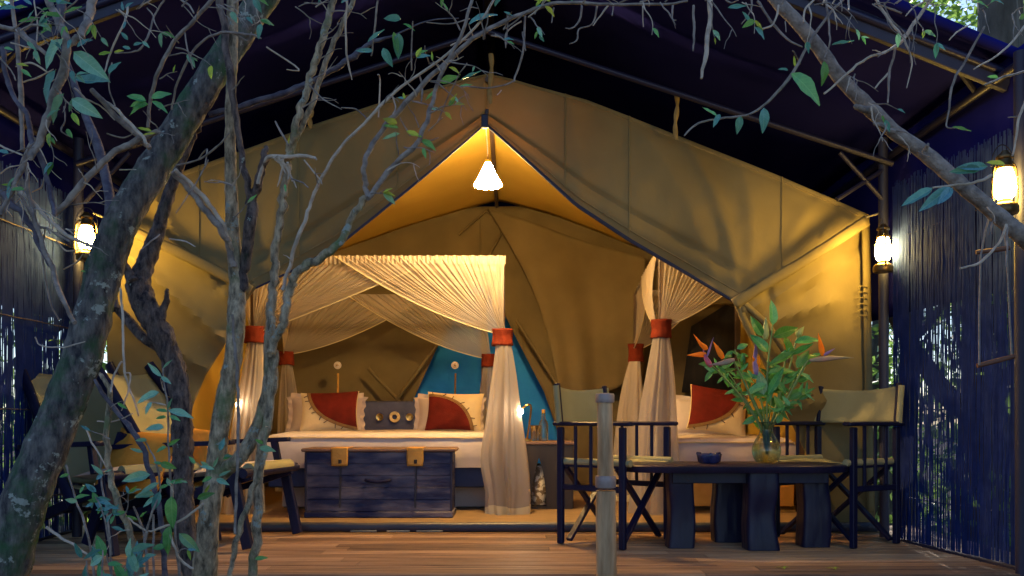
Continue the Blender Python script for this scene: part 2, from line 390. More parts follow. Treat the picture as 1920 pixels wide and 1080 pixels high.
# ------------------------------------------------------------------ flysheet on its pole frame
fly = thing('flysheet', 'large dark navy flysheet on poles over the tent and deck', 'flysheet', (XC, 4.1, 0))
FR, FE = 3.50, 2.46
FXS = {1: 2.56, -1: 2.80}
def flyz(x, yy):
    t = abs(x-XC)/FXS[1 if x > XC else -1]; return lerp(FR, FE, t)-.05*math.sin(t*math.pi)*(1+.4*nz(yy*.7, x))-.02*nz(x*1.5, yy*1.5, 3)
for s in (-1, 1):
    FX = FXS[s]
    thick(MB().grid(lambda u, v: Vector((XC+s*FX*u, lerp(4.05, 9.9, v), flyz(XC+s*FX*u, lerp(4.05, 9.9, v)))), 24, 40).build('cloth_slope', M['fly'], fly), .006)
    XW = 2.36 if s > 0 else -2.72
    # side cloth hanging from the eave, outside the reed screen
    def sc(u, v):
        yy = lerp(3.2, 9.9, u); xb = (interp_(yy, [(3.0, 2.52), (3.94, 2.43), (4.5, 2.34), (5.0, 2.30), (9.9, 2.32)]) if s > 0 else -2.80)
        return Vector((lerp(xb, XC+s*FX, v**1.5)+.02*nz(yy*2.5, v)*(1-v), yy, lerp(1.32, 2.465, v)+.015*nz(yy*1.5, 5)*(1-v)))
    thick(MB().grid(sc, 60, 12).build('side_cloth', M['fly'], fly), .004)
    MB().tube([(XW-s*.02, 3.2, 2.34), (XW-s*.02, 9.8, 2.30)], .022, 10).build('eave_pole', M['pole'], fly)
    xo = 2.24 if s > 0 else -2.56
    MB().tube([(XC, 5.02, 2.98), (xo, 5.02, 2.20)], .018, 10).build('rafter', M['pole'], fly)
    MB().tube([(XC, 4.12, FR-.14), (XC+s*FX, 4.12, FE-.10)], .020, 10).build('rafter', M['pole'], fly)
    MB().tube([(XC, 8.9, FR-.2), (XC+s*FX, 8.9, FE-.12)], .020, 10).build('rafter', M['pole'], fly)
    for yy in (3.86, 5.06, 8.9):
        xp = (2.21 if s > 0 else -2.58)+(.10*s if yy < 4 else 0)
        MB().tube([(xp, yy, -.5), (xp-s*.01, yy, 2.36)], .028, 12).build('post', M['post'], fly)
    for a, b in (((xo-s*.31, 5.02, 2.265), (xo-s*.03, 5.05, 1.98)), ((xo-s*.33, 5.02, 1.99), (xo-s*.03, 5.05, 2.18)), ((XC+s*2.22, 4.12, 2.50), (XW-s*.02, 4.3, 2.34))):
        MB().tube([a, b], .014, 8).build('brace', M['pole'], fly)
    MB().tube([(XC+s*.02, 4.06, flyz(XC, 4.06)-.02), (XC+s*FX, 4.06, FE-.03)], .026, 10).build('front_hem', M['fly'], fly)
    MB().bar((XC+s*.1, 4.14, FR-.17), (XC+s*FX, 4.14, FE-.13), .03, .10).build('edge_board', M['post'], fly)
MB().tube([(XC, 4.0, FR-.10), (XC, 9.9, FR-.10)], .03, 10).build('ridge_pole', M['pole'], fly)
thick(MB().grid(lambda u, v: Vector((XC-2.8+5.36*u, 9.86+.03*nz(u*9), lerp(GZ, flyz(XC-2.8+5.36*u, 9.86), v))), 40, 10).build('rear_cloth', M['fly'], fly), .004)
# cloth strips that tie the tent roof up to the frame
for px, y0, y1 in ((1268, 172, 262), (920, 100, 195), (583, 190, 240)):
    pts = [P(px+2*math.sin(i*.8), lerp(y0, y1, i/8), 5.1+.01*i) for i in range(9)]
    MB().tube(catmull([tuple(p) for p in pts], 3), [.013*(.6+.6*abs(math.sin(i*.37+.6))) for i in range(25)], 8, flat=.5).build('tie_strip', M['strap'], fly)

# ------------------------------------------------------------------ the tent
tent = thing('tent', 'khaki canvas safari tent with its front flaps tied open', 'tent', (XC, 5.3, 0))
YF, YB = 5.30, 8.40
roofR = [(915, 138), (960, 148), (1000, 160), (1100, 187), (1190, 222), (1280, 258), (1450, 325), (1560, 372), (1630, 403)]
roofL = [(915, 138), (870, 148), (830, 160), (720, 190), (580, 236), (460, 280), (340, 322), (260, 366), (198, 404)]
rX = [P(a, b, YF).x for a, b in roofR]; rZ = [P(a, b, YF).z for a, b in roofR]
lX = [P(a, b, YF).x for a, b in roofL]; lZ = [P(a, b, YF).z for a, b in roofL]
def interp(x, xs, zs):
    if xs[0] > xs[-1]: xs = xs[::-1]; zs = zs[::-1]
    if x <= xs[0]: return zs[0]
    for a, b, c, d in zip(xs, xs[1:], zs, zs[1:]):
        if x <= b: return lerp(c, d, (x-a)/(b-a))
    return zs[-1]
def roofz(x): return interp(x, rX, rZ) if x > rX[0] else interp(x, lX, lZ)
EL, ER = lX[-1], rX[-1]
for s, xe in ((-1, EL), (1, ER)):
    def rf(u, v):
        x = lerp(rX[0], xe, u); yy = lerp(5.31, YB, v); e = math.sin(min(1, v*1.0)*math.pi)
        return Vector((x, yy, roofz(x)-.05*e*(.4+u)+.012*nz(x*2.2, yy*1.6)*min(1, v*6)))
    thick(MB().grid(rf, 40, 26).build('roof_slope', M['canvas_in'], tent), .004, 1)
    thick(MB().grid(lambda u, v: Vector((xe+s*.0+.03*nz(u*8, v*3)*math.sin(v*math.pi), lerp(YF+.03, YB, u), lerp(.03, roofz(xe)-.01, v))), 30, 14).build('side_wall', M['canvas_in'], tent), .004)

def panel(outer_a, outer_b, inner_a, inner_b, folds, name, yin, fy=YF, split=.55, nu=130, nv=46, seed=0, bulge=0):
    def fn(u, v):
        if u < split: o = along(outer_a, u/split); i = along(inner_a, u/split)
        else: o = along(outer_b, (u-split)/(1-split)); i = along(inner_b, (u-split)/(1-split))
        px, py = lerp(o[0], i[0], v), lerp(o[1], i[1], v)
        yy = fy-yin(u)*sm(v)
        for u0, u1, w, a, v0, v1 in folds:
            d = (u-lerp(u0, u1, v))/w
            if abs(d) < 5: yy -= a*(.55*math.exp(-abs(d)*1.5)+.45*math.exp(-d*d))*sm((v-v0)*6+.5)*sm((v1-v)*6+.5)
        p = P(px, py, fy)
        if u < split+.04: yy += .022*math.exp(-((v-.80)/.035)**2)-.012*math.exp(-((v-.90)/.05)**2)+.010*math.exp(-((v-.04)/.02)**2)
        edge = min(1, v*8)
        yy += edge*(.014*nz(p.x*3.1+seed, p.z*3.1, seed)+.007*nz(p.x*8+seed, p.z*8, 2))-bulge*math.sin(v*math.pi)*math.sin(min(1, u/split)*math.pi)
        q = P(px, py, yy)
        return q
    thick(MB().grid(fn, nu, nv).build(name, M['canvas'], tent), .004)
    return fn
doorR = [(910, 232), (955, 272), (1000, 312), (1080, 384), (1180, 450), (1290, 514), (1388, 572)]
flapR = [(1388, 572), (1402, 618), (1430, 680), (1470, 765), (1515, 860), (1560, 985)]
cornR = [(1630, 403), (1634, 600), (1637, 800), (1641, 988)]
doorL = [(910.5, 232), (870, 268), (800, 327), (720, 392), (640, 456), (560, 502), (480, 540)]
flapL = [(480, 540), (445, 590), (420, 650), (385, 705), (362, 760), (345, 860), (335, 985)]
cornL = [(198, 404), (200, 600), (203, 800), (200, 988)]
foldsR = [(.28, .545, .018, .028, 0, 1.2), (.20, .50, .03, .014, .1, 1.2), (.36, .555, .016, .018, .05, 1.2), (.47, .56, .012, .016, .1, 1.2), (.10, .22, .02, .012, -.2, 1.2),
          (.60, .565, .016, .05, .15, 1.2), (.66, .60, .014, .05, .3, 1.2), (.74, .66, .025, .03, .3, 1.2), (.82, .76, .02, .05, .2, 1.2), (.90, .88, .02, .04, .2, 1.2), (.58, .62, .012, -.03, .0, .6)]
foldsL = [(.25, .50, .018, .04, 0, 1.2), (.36, .55, .016, .05, .05, 1.2), (.48, .60, .012, .05, .0, 1.2), (.58, .66, .014, .06, .1, 1.2), (.68, .72, .016, .05, .1, 1.2), (.80, .78, .02, .05, .1, 1.2), (.12, .25, .02, .02, 0, 1.2)]
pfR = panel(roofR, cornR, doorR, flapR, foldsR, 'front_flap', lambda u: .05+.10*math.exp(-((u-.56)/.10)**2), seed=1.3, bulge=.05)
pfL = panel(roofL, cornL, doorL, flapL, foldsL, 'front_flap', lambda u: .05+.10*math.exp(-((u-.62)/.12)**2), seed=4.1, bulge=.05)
# navy binding along the door edge, webbing straps, hanging seam
for c, sgn in ((doorR, 1), (doorL, -1)):
    pts = [P(a, b, YF-.075-.09*sm((i/40-.6)/.4)) for i, (a, b) in enumerate(along(c, k/40) for k in range(41))]
    MB().tube(pts, [(.009 if sgn > 0 else .006)+.003*math.sin(i/40*math.pi) for i in range(41)], 8).build('edge_binding', M['navy_trim'], tent)
def strip(name, pts, w, Ys, m, seed=0):
    n = len(pts)
    def fn(u, v):
        a = along(pts, u); b = along(pts, min(1, u+.01)); c = along(pts, max(0, u-.01)); d = Vector((b[0]-c[0], b[1]-c[1])).normalized()
        ww = w*(1+.12*nz(u*9, seed)); off = (v-.5)*ww
        return P(a[0]-d.y*off, a[1]+d.x*off, lerp(Ys[0], Ys[1], u)-.012*math.sin(v*math.pi)+.004*nz(u*20, v*3, seed))
    return thick(MB().grid(fn, 40, 5).build(name, m, tent), .005)
strip('tie_strap', [(1376, 570), (1430, 536), (1500, 494), (1560, 456), (1626, 413)], 20, (5.06, 5.17), M['canvas'])
strip('tie_strap', [(470, 545), (400, 505), (330, 470), (262, 440), (206, 416)], 20, (5.06, 5.17), M['canvas'], 3)
strip('tie_strap', [(425, 566), (395, 618), (345, 694)], 9, (5.16, 5.2), M['strap'], 5)
strip('tie_strap', [(1384, 572), (1400, 610), (1432, 668), (1470, 740)], 13, (5.08, 5.13), M['canvas'], 8)
strip('tie_strap', [(1392, 566), (1440, 610), (1480, 672), (1520, 745)], 12, (5.08, 5.15), M['canvas'], 9)
strip('corner_hem', [(1622, 420), (1626, 600), (1631, 960)], 14, (5.262, 5.262), M['canvas'], 6)
def seam(fn, pxt, v0, v1, u0, u1, w=.011):
    """sewn seam lying on the flap along a vertical line of the cloth"""
    pts = []
    for k in range(25):
        v = lerp(v0, v1, k/24); lo, hi = u0, u1
        f = lambda u: fn(u, v).x*F/fn(u, v).y+960-pxt
        s0 = f(lo)
        if s0*f(hi) > 0: continue
        for _ in range(22):
            m_ = (lo+hi)/2
            if f(m_)*s0 > 0: lo = m_
            else: hi = m_
        pts.append((lo, v))
    if len(pts) < 3: return
    mb = MB(); vs = []
    for (u, v) in pts:
        p = fn(u, v)
        for dx_, dy_ in ((-w/2, -.0035), (-w*.35, -.008), (w*.35, -.008), (w/2, -.0035)): vs.append(p+Vector((dx_, dy_, 0)))
    mb.add(vs, [(i*4+j, i*4+j+1, i*4+4+j+1, i*4+4+j) for i in range(len(pts)-1) for j in range(3)])
    mb.build('seam', M['canvas'], tent)
for px in (1466, 1180, 1060): seam(pfR, px, .0, .95, .02, .55)
for px in (745, 560, 373): seam(pfL, px, .0, .95, .02, .55)
for fn_ in (pfR, pfL):
    for vv in (.035, .93):
        MB().tube([fn_(.01+.53*k/60, vv)+Vector((0, -.004, 0)) for k in range(61)], .0035, 5).build('stitched_edge', M['strap'], tent)
MB().tube([P(1560, 452, 5.2), P(1590, 425, 5.19), P(1612, 428, 5.2), P(1622, 408, 5.22), P(1655, 398, 5.04)], .006, 6).build('guy_cord', M['rope'], tent)
MB().tube([P(222, 420, 5.2), P(200, 410, 5.19), P(176, 400, 5.04)], .006, 6).build('guy_cord', M['rope'], tent)
MB().box(P(909, 228, 5.20), (.042, .03, .085), bev=.006).build('ridge_bracket', M['navy_trim'], tent)
MB().tube([P(912, 215, 5.19), P(913, 205, 5.19)], .012, 8).build('ridge_bolt', M['iron'], tent)
MB().tube([(rX[0], 5.26, rZ[0]-.05), (rX[0], YB-.01, rZ[0]-.06)], .018, 10).build('ridge_pole', M['woodd'], tent)
# laces curling down the right corner
for k in range(6):
    c = P(1617, 540+k*11, 5.25)
    MB().tube([c+Vector((.03*math.cos(a), -.008, .012*math.sin(a))) for a in [i*.5 for i in range(8)]], .0035, 5).build('lace', M['canvas'], tent)

# rear wall with its doorway tied back
S8 = YB/F
dL = [(2.22, -.31), (1.51, -.68), (.88, -.97), (.03, -1.2)]; dR = [(2.22, -.31), (1.57, 0.0), (.96, .315), (.41, .5), (.03, .62)]
def dx(tab, z):
    if z >= tab[0][0]: return tab[0][1]
    for (z0, x0), (z1, x1) in zip(tab, tab[1:]):
        if z >= z1: return lerp(x1, x0, (z-z1)/(z0-z1))
    return tab[-1][1]
def gx(z, s):
    xe = EL if s < 0 else ER
    if z <= roofz(xe): return xe
    lo, hi = 0, 1
    for _ in range(30):
        m_ = (lo+hi)/2; x = lerp(xe, rX[0], m_)
        if roofz(x) < z: lo = m_
        else: hi = m_
    return lerp(xe, rX[0], hi)
for s, tab in ((-1, dL), (1, dR)):
    def rw(u, v):
        z = lerp(.03, rZ[0]-.06, v); a = gx(z, s); b = dx(tab, z)
        if s < 0: b = min(b, max(a, -.31)) if a < -.31 else a
        else: b = max(b, -.31) if a > -.31 else a
        x = lerp(a, b, u)
        yy = YB-.02-.03*sm((u-.8)*5)*(1 if z < 2.1 else 0)+.03*nz(x*2.5, z*.8)*1+.03*math.sin(x*5+z*.7+nz(z, x)*2)*.5*sm((2.4-z))
        return Vector((x, yy, z))
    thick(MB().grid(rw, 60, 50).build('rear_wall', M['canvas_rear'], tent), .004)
def drape(u, v):
    a = (lerp(915, 1210, u), lerp(392, 486, u)); b = (lerp(1048, 1205, u), lerp(742, 704, u)-14*math.sin(u*math.pi)*-1)
    k = v**1.0; bend = -46*math.sin(v*math.pi)*(1-u)
    p = P(lerp(a[0], b[0], k)+bend*-.55, lerp(a[1], b[1], k), 8.2)
    p.y -= .05*math.sin(u*8+v*1.2)+.03*math.sin(u*19+2*v)*v
    return p
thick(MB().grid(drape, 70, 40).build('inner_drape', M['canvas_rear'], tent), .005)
def drape2(u, v):
    p = P(lerp(735, 826, u)+lerp(90, 0, v)*(1-.2*u)+0*v, lerp(548, 790, v), 8.28)
    p.y -= .04*math.sin(u*7+v)*v
    return p
# strap crossing on the rear wall and gable seams
for a, b, w in (((690, 690), (765, 770), 9), ((830, 632), (742, 752), 8), ((968, 600), (1058, 742), 8)):
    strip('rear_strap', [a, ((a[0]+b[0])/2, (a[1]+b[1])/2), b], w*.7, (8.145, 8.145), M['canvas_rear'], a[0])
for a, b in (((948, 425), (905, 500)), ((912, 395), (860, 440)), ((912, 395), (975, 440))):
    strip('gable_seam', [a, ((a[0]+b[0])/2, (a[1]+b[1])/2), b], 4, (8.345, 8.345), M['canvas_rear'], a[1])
wm = MB(); wp = [P(a, b, 8.3) for a, b in ((1296, 612), (1360, 572), (1445, 590), (1445, 736), (1278, 736))]
wm.add(wp, [(0, 1, 2, 3, 4)]); thick(wm.build('window_mesh', M['window'], tent), .01)

# turquoise wall seen through the rear doorway
tw = thing('bathroom_wall', 'turquoise plaster wall seen through the rear doorway', 'wall', (-.3, 8.9, 0))
MB().grid(lambda u, v: Vector((lerp(-1.6, 1.0, u), 8.86+.006*nz(u*9, v*7), lerp(.02, 2.4, v))), 20, 16).build('plaster_face', M['teal'], tw)
MB().box((-.3, 8.93, 1.2), (2.6, .12, 2.36), bev=.01).build('wall_core', M['teal'], tw)

# ------------------------------------------------------------------ reed screens either side of the deck
def reeds(name, label, line, seed, zt=2.05):
    rnd = random.Random(seed)
    t = thing(name, label, 'screen', (line[0][1], line[0][0], 0))
    y0, y1 = line[0][0], line[-1][0]
    xs = lambda yy: interp(yy, [a for a, b in line], [b for a, b in line])
    mb = MB()
    yy = y0
    while yy < y1:
        w = rnd.uniform(.006, .013); x = xs(yy)+rnd.uniform(0, .003); ph = rnd.uniform(0, 50); tilt = rnd.uniform(-.02, .02); ztop = zt+rnd.uniform(-.03, .03)
        pts = [(x+.003*nz(ph, k*.7), yy+tilt*(k/16-.5)+.011*nz(ph+9, k*.8), lerp(.008, ztop, k/16)) for k in range(17)]
        mb.tube(pts, [.0011*(1+.4*nz(ph, k)) for k in range(17)], 4, cap=False, flat=w/2/.0011)
        yy += w*.50+(rnd.uniform(-.003, .002) if rnd.random() < .925 else rnd.uniform(.003, .009))
    o = mb.build('reeds', M['reed'], t, smooth=True); o['kind'] = 'stuff'
    for z in (.25, .75, 1.25, 1.75):
        MB().tube([(xs(lerp(y0, y1, k/20))+.022, lerp(y0, y1, k/20), z+.004*nz(k, z)) for k in range(21)], .004, 5).build('binding_wire', M['twigdark'], t)
    MB().bar((xs(y0), y0, .004), (xs(y1), y1, .004), .03, .02).build('foot_rail', M['post'], t)
    return t
reeds('reed_screen', 'navy reed screen on the right behind the rope ladder', [(3.0, 2.46), (3.94, 2.37), (4.5, 2.28), (4.97, 2.22)], 3)
reeds('reed_screen', 'navy reed screen on the left behind the leaning trunk', [(3.0, -2.68), (4.2, -2.70), (5.28, -2.72)], 5)

# ------------------------------------------------------------------ forest beyond
def far_tree(label, px, Y, d, H=7, lean=0, limbs=((2.2, 1.2, .4),), group='trees beyond the screens', seed=0, lowleaf=3.0, nleaf=900):
    rnd = random.Random(seed); b = P(px, HORIZON, Y); b.z = GZ-.05
    t = thing('forest_tree', label, 'tree', b, 0, group)
    pts = [(b.x+lean*k/8*H*.2+.15*nz(seed, k*.6), b.y+.15*nz(seed+5, k*.6), b.z+H*k/8) for k in range(9)]
    rr = [d/2*(1.25 if k == 0 else 1)*(1-.08*k) for k in range(9)]
    P2 = catmull([p+(r,) for p, r in zip(pts, rr)], 5)
    MB().tube([p[:3] for p in P2], [p[3] for p in P2], 12, rough=.12, rf=5).build('trunk', M['barkfar'], t)
    for h, dx_, dz_ in limbs:
        k = (h-GZ)/H*8; i = int(k); a = Vector(lerp(Vector(pts[i]), Vector(pts[i+1]), k-i))
        e = [a, a+Vector((dx_*.35, .1, dz_*.2)), a+Vector((dx_*.7, .1, dz_*.6)), a+Vector((dx_, .15, dz_))]
        Q = catmull([tuple(q) for q in e], 4); n = len(Q)
        MB().tube(Q, [d*.24*(1-.7*j/n) for j in range(n)], 8, rough=.15).build('limb', M['barkfar'], t)
    mb = MB(); top = Vector(pts[-1])
    for _ in range(nleaf):
        c = top+Vector((rnd.gauss(0, .9), rnd.gauss(0, .9), rnd.uniform(-(H-lowleaf)*.55, .8)))
        leafquad(mb, c, rnd.uniform(.05, .11), rnd)
    mb.build('crown', M['forest'], t)
    return t
def leafquad(mb, c, L, rnd):
    d = Vector((rnd.gauss(0, 1), rnd.gauss(0, 1), rnd.gauss(0, .6)-.3)).normalized(); u = Vector((rnd.gauss(0, 1), rnd.gauss(0, 1), rnd.gauss(0, 1)))
    w = d.cross(u).normalized()*L*.3; n = d.cross(w).normalized()*L*.08
    mb.add([c-d*L*.5, c+w+n, c+d*L*.5, c-w+n], [(0, 1, 2), (0, 2, 3)])
far_tree('thick dark trunk showing through the right reed screen', 1845, 6.1, .42, limbs=((.75, -.62, .75), (1.6, .7, .9)), seed=2, lean=.1)
far_tree('slender trunk showing through the right screen beside the post', 1712, 6.0, .16, limbs=((1.3, .5, .6),), seed=4, lean=-.1)
far_tree('pale trunk in the gap beside the right tent wall', 1650, 9.5, .22, limbs=((1.0, .6, .7),), seed=6)
far_tree('dark trunk leaning above the flysheet at the upper right', 1950, 8.2, .30, H=8, limbs=((3.6, -1.2, 1.2), (4.2, 1.0, .8), (3.2, -.7, 1.4)), seed=8, lean=-.25, lowleaf=4)
far_tree('slim trunk showing through the left reed screen', 60, 7.0, .2, limbs=((1.4, .6, .7),), seed=10)
far_tree('trunk in the gap behind the left lounge chair', 165, 7.5, .14, limbs=((.9, .4, .6),), seed=12)
rnd = random.Random(77); mb = MB()
for n, (x0, x1), (y0, y1), (z0, z1) in ((15000, (4.2, 10), (3.0, 16), (GZ, 3.4)), (9000, (3.2, 12), (10.5, 17), (2.5, 8.5)), (8000, (-10, -4.2), (3.0, 16), (GZ, 3.2)), (9000, (-12, -3.2), (10.5, 15), (2.5, 8.5)), (9000, (3.2, 10), (10.5, 13), (3, 8)), (9000, (3.0, 7.5), (8.5, 10.5), (3.4, 6.2)), (5000, (-6, -3.4), (4.5, 9), (3.2, 5.5)), (5000, (2.9, 4.4), (3.2, 7.0), (GZ, 1.7)), (3500, (-4.6, -3.2), (3.2, 7.0), (GZ, 1.7)), (2500, (2.7, 4.6), (7.5, 11), (GZ, 2.6)), (1500, (-4.6, -3.2), (7, 11), (GZ, 1.6))):
    for _ in range(n):
        c = Vector((rnd.uniform(x0, x1), rnd.uniform(y0, y1), rnd.uniform(z0, z1)))
        if nz(c.x*.9, c.y*.9, c.z*.9) < -.12 or c.y < 2.5: continue
        leafquad(mb, c, rnd.uniform(.06, .15), rnd)
tag(mb.build('forest_foliage', M['forest'], smooth=False), 'mass of sunlit green forest leaves beyond the screens', 'foliage', kind='stuff')
# ================================================================== LAMPS
lamp = thing('pendant_lamp', 'glowing white scalloped pendant lamp under the tent apex', 'lamp', P(915, 330, 5.55))
c = P(915, 330, 5.55)
prof = [(.017, .085), (.023, .072), (.029, .055), (.042, .03), (.057, .0), (.073, -.03), (.090, -.058)]
mb = MB(); n = 48
vs = []
for i, (r, z) in enumerate(prof):
    for j in range(n):
        a = 2*math.pi*j/n; k = i/6
        vs.append(c+Vector((r*(1+.03*k*math.cos(a*12))*math.cos(a), r*(1+.03*k*math.cos(a*12))*math.sin(a), z-.010*k*k*abs(math.sin(a*6)))))
mb.add(vs, [(i*n+j, i*n+(j+1) % n, (i+1)*n+(j+1) % n, (i+1)*n+j) for i in range(6) for j in range(n)])
thick(mb.build('lamp_shade', M['lampglow'], lamp), .003)
MB().lathe([(0, .105), (.016, .103), (.018, .085), (0, .084)], 14, c).build('shade_cap', M['brass'], lamp)
MB().tube([c+Vector((0, 0, .1)), c+Vector((-.004, -.02, .2)), c+Vector((-.012, -.10, .30)), c+Vector((-.02, -.20, .345))], .004, 6).build('cord', M['woodd'], lamp)

def lantern(label, px, py, Y, Hh, rz):
    o = P(px, py, Y); t = thing('hurricane_lantern', label, 'lantern', o, rz, 'lit hurricane lanterns on the posts')
    s = Hh/.30
    L = lambda pr: [(r*s, z*s) for r, z in pr]
    MB().lathe(L([(0, -.15), (.052, -.15), (.056, -.143), (.056, -.118), (.050, -.108), (.03, -.098), (.026, -.085), (0, -.085)]), 20).build('fuel_tank', M['lantern'], t, world=False)
    MB().lathe(L([(.026, -.085), (.038, -.07), (.046, -.04), (.043, -.005), (.034, .035), (.028, .05), (.0, .05)]), 20).build('glass_globe', M['globe'], t, world=False)
    MB().lathe(L([(.036, .05), (.038, .058), (.03, .066), (.027, .09), (.036, .096), (.036, .104), (.02, .118), (.012, .13), (0, .132)]), 18).build('chimney_cap', M['lantern'], t, world=False)
    for q in (-1, 1):
        pts = catmull([(q*.05*s, 0, -.13*s), (q*.062*s, 0, -.07*s), (q*.060*s, 0, .0), (q*.052*s, 0, .06*s), (q*.03*s, 0, .085*s)], 4)
        MB().tube(pts, .006*s, 7).build('side_tube', M['lantern'], t, world=False)
    MB().tube([(math.cos(a)*.058*s, .012, .06*s+math.sin(a)*.10*s) for a in [math.pi*k/14 for k in range(15)]], .0025*s, 5).build('bail_handle', M['iron'], t, world=False)
    for z in (-.03, .01):
        MB().tube([(.049*s*math.cos(a), .049*s*math.sin(a), z*s) for a in [2*math.pi*k/20 for k in range(21)]], .0018*s, 4, cap=False).build('globe_guard', M['iron'], t, world=False)
    return t
lantern('largest lit lantern hanging high at the right edge', 1884, 338, 3.76, .300, R(10))
lantern('lit lantern on the post at the right corner of the tent', 1656, 462, 4.95, .300, R(80))
lantern('lit lantern half hidden behind the leaning trunk', 162, 440, 4.95, .300, R(20))
for px, py, Y, pz in ((1884, 338, 3.76, 2.3), (1656, 462, 4.95, 2.3), (162, 440, 4.95, 2.3)):
    pass

# ================================================================== BEDS
def rail(p, a, b, name='canopy_rail', w=.035): MB().bar(a, b, w, w, bev=.004).build(name, M['woodd'], p)
def bed(label, corners, ztop, zm, x0, x1, yf, yb, head=True):
    t = thing('four_poster_bed', label, 'bed', ((x0+x1)/2, (yf+yb)/2, .03))
    for (x, y) in corners: MB().box((x, y, (ztop+.03)/2), (.05, .05, ztop-.03), bev=.006).build('post', M['woodd'], t)
    c = corners
    for a, b in ((0, 1), (2, 3), (0, 2), (1, 3)): rail(t, (c[a][0], c[a][1], ztop), (c[b][0], c[b][1], ztop))
    MB().box(((x0+x1)/2, (yf+yb)/2+.02, .28), (x1-x0-.04, yb-yf-.06, .16), bev=.01).build('bed_base', M['navycloth'], t)
    MB().box(((x0+x1)/2, (yf+yb)/2+.12, .115), (x1-x0-.12, yb-yf-.30, .165), bev=.01).build('storage_box', M['white'], t)
    # mattress with draped sheet, slightly puffed
    def mt(u, v):
        x = lerp(x0, x1, u); k = v*3.2
        if k < .5: z = lerp(.345, zm-.05, k/.5); y = yf-.008*math.sin(k*6)
        elif k < .8: a = (k-.5)/.3*math.pi/2; z = zm-.05+.05*math.sin(a); y = yf+.05*(1-math.cos(a))
        else: q = (k-.8)/2.4; z = zm+.012*math.sin(q*math.pi); y = lerp(yf+.05, yb, q)
        e = min(u, 1-u); z -= .045*math.exp(-(e/.018)**1.0)*(1 if k > .5 else .0)
        z += .006*nz(x*3.3, y*3, zm*9); y += .006*nz(x*5, z*9)
        return Vector((x, y, z))
    MB().grid(mt, 60, 64).build('mattress', M['white'], t)
    for x in (x0, x1):
        MB().grid(lambda u, v: Vector((x, lerp(yf+.01, yb, u), lerp(.345, zm-.028, v))), 8, 3).build('sheet_side', M['white'], t)
    MB().tube([(lerp(x0+.02, x1-.02, k/30), yf-.006, zm-.030+.004*nz(k*.6)) for k in range(31)], .006, 6).build('mattress_piping', M['cream'], t)
    return t
CB = [(-1.84, 6.10), (-.075, 6.10), (-2.08, 7.95), (-.26, 7.95)]
ZT = 1.83
b1 = bed('wide four poster bed with draped net behind the chest', CB, ZT, .594, -1.79, -.12, 6.14, 7.9)
hb = MB().box((-1.16, 7.93, .595), (1.66, .05, .535), bev=.012).build('headboard', M['headb'], b1)
for px, r, m in ((740, .052, 'bone'), (712, .034, 'brass'), (768, .034, 'brass')):
    q = P(px, 782, 7.885); mb = MB()
    pr = [(0, 0), (r*.35, .0), (r*.45, .010), (r, .014), (r, .006)] if m == 'brass' else [(r*.42, .004), (r*.5, .014), (r*.9, .016), (r, .006)]
    vs = []; n = 24
    for (a, h) in pr:
        for j in range(n): an = 2*math.pi*j/n; vs.append(q+Vector((max(a, .0005)*math.cos(an), -h, max(a, .0005)*math.sin(an))))
    mb.add(vs, [(i*n+j, (i+1)*n+j, (i+1)*n+(j+1) % n, i*n+(j+1) % n) for i in range(len(pr)-1) for j in range(n)])
    mb.build('headboard_disc', M[m], hb)
CB2 = [(1.07, 6.10), (2.06, 6.10), (1.16, 7.95), (2.10, 7.95)]
ZT2 = 1.87
b2 = bed('narrow four poster bed at the right behind the table', CB2, ZT2, .560, 1.12, 2.04, 6.14, 7.9)
MB().box((1.58, 7.93, .6), (.9, .05, .6), bev=.012).build('headboard', M['headb'], b2)
MB().box((1.58, 6.09, .16), (.86, .02, .17), bev=.004).build('lit_base_panel', M['leather'], b2)  # bed base panel; warm light reflected under the bed is its gold colour

# ------------------------------------------------------------------ bed nets
def net_panel(A, B, tie, parent, folds=26, side=False, seed=0, sag=.10, amp=.011, name='net_panel', front=-1):
    A = Vector(A); B = Vector(B); tie = Vector(tie)
    ax = (B-A).normalized(); nrm = Vector((-ax.y, ax.x, 0)).normalized()
    if nrm.y*front < 0 and not side: nrm = -nrm
    def fn(u, v):
        T = lerp(A, B, u)+Vector((0, 0, .012*abs(math.sin(u*folds*math.pi*.5))*0))
        e = tie+ax*(u*.055-.01)+Vector((0, 0, (u-.4)*-.03))
        ctrl = lerp(T, e, .55)+Vector((0, 0, -sag*u-.02))+(A-B)*(-.0)
        # drop straight near the post, sweep at the free edge
        s = v
        p = T*(1-s)**2+ctrl*2*s*(1-s)+e*s*s
        w = 1-.86*s
        uu = u+.03*nz(u*5, seed, v*.8)+.012*nz(u*17, seed+3, v*1.2)
        a = amp*w*(.5+.7*abs(nz(u*7, seed, 2)))*(math.sin(2*math.pi*folds*uu+seed)+.5*math.sin(2*math.pi*folds*1.73*uu+seed*2)+.9*nz(u*14, v*1.5, seed))
        p = p+nrm*(a+.028*math.sin(s*math.pi)+.01)
        return p
    o = MB().grid(fn, folds*9, 26).build(name, M['net'], parent)
    # stitched hem along the free edge
    MB().tube([fn(1, k/26)+Vector((0, 0, -.002)) for k in range(27)], .0045, 5).build('net_hem', M['hem'], o)
    return o
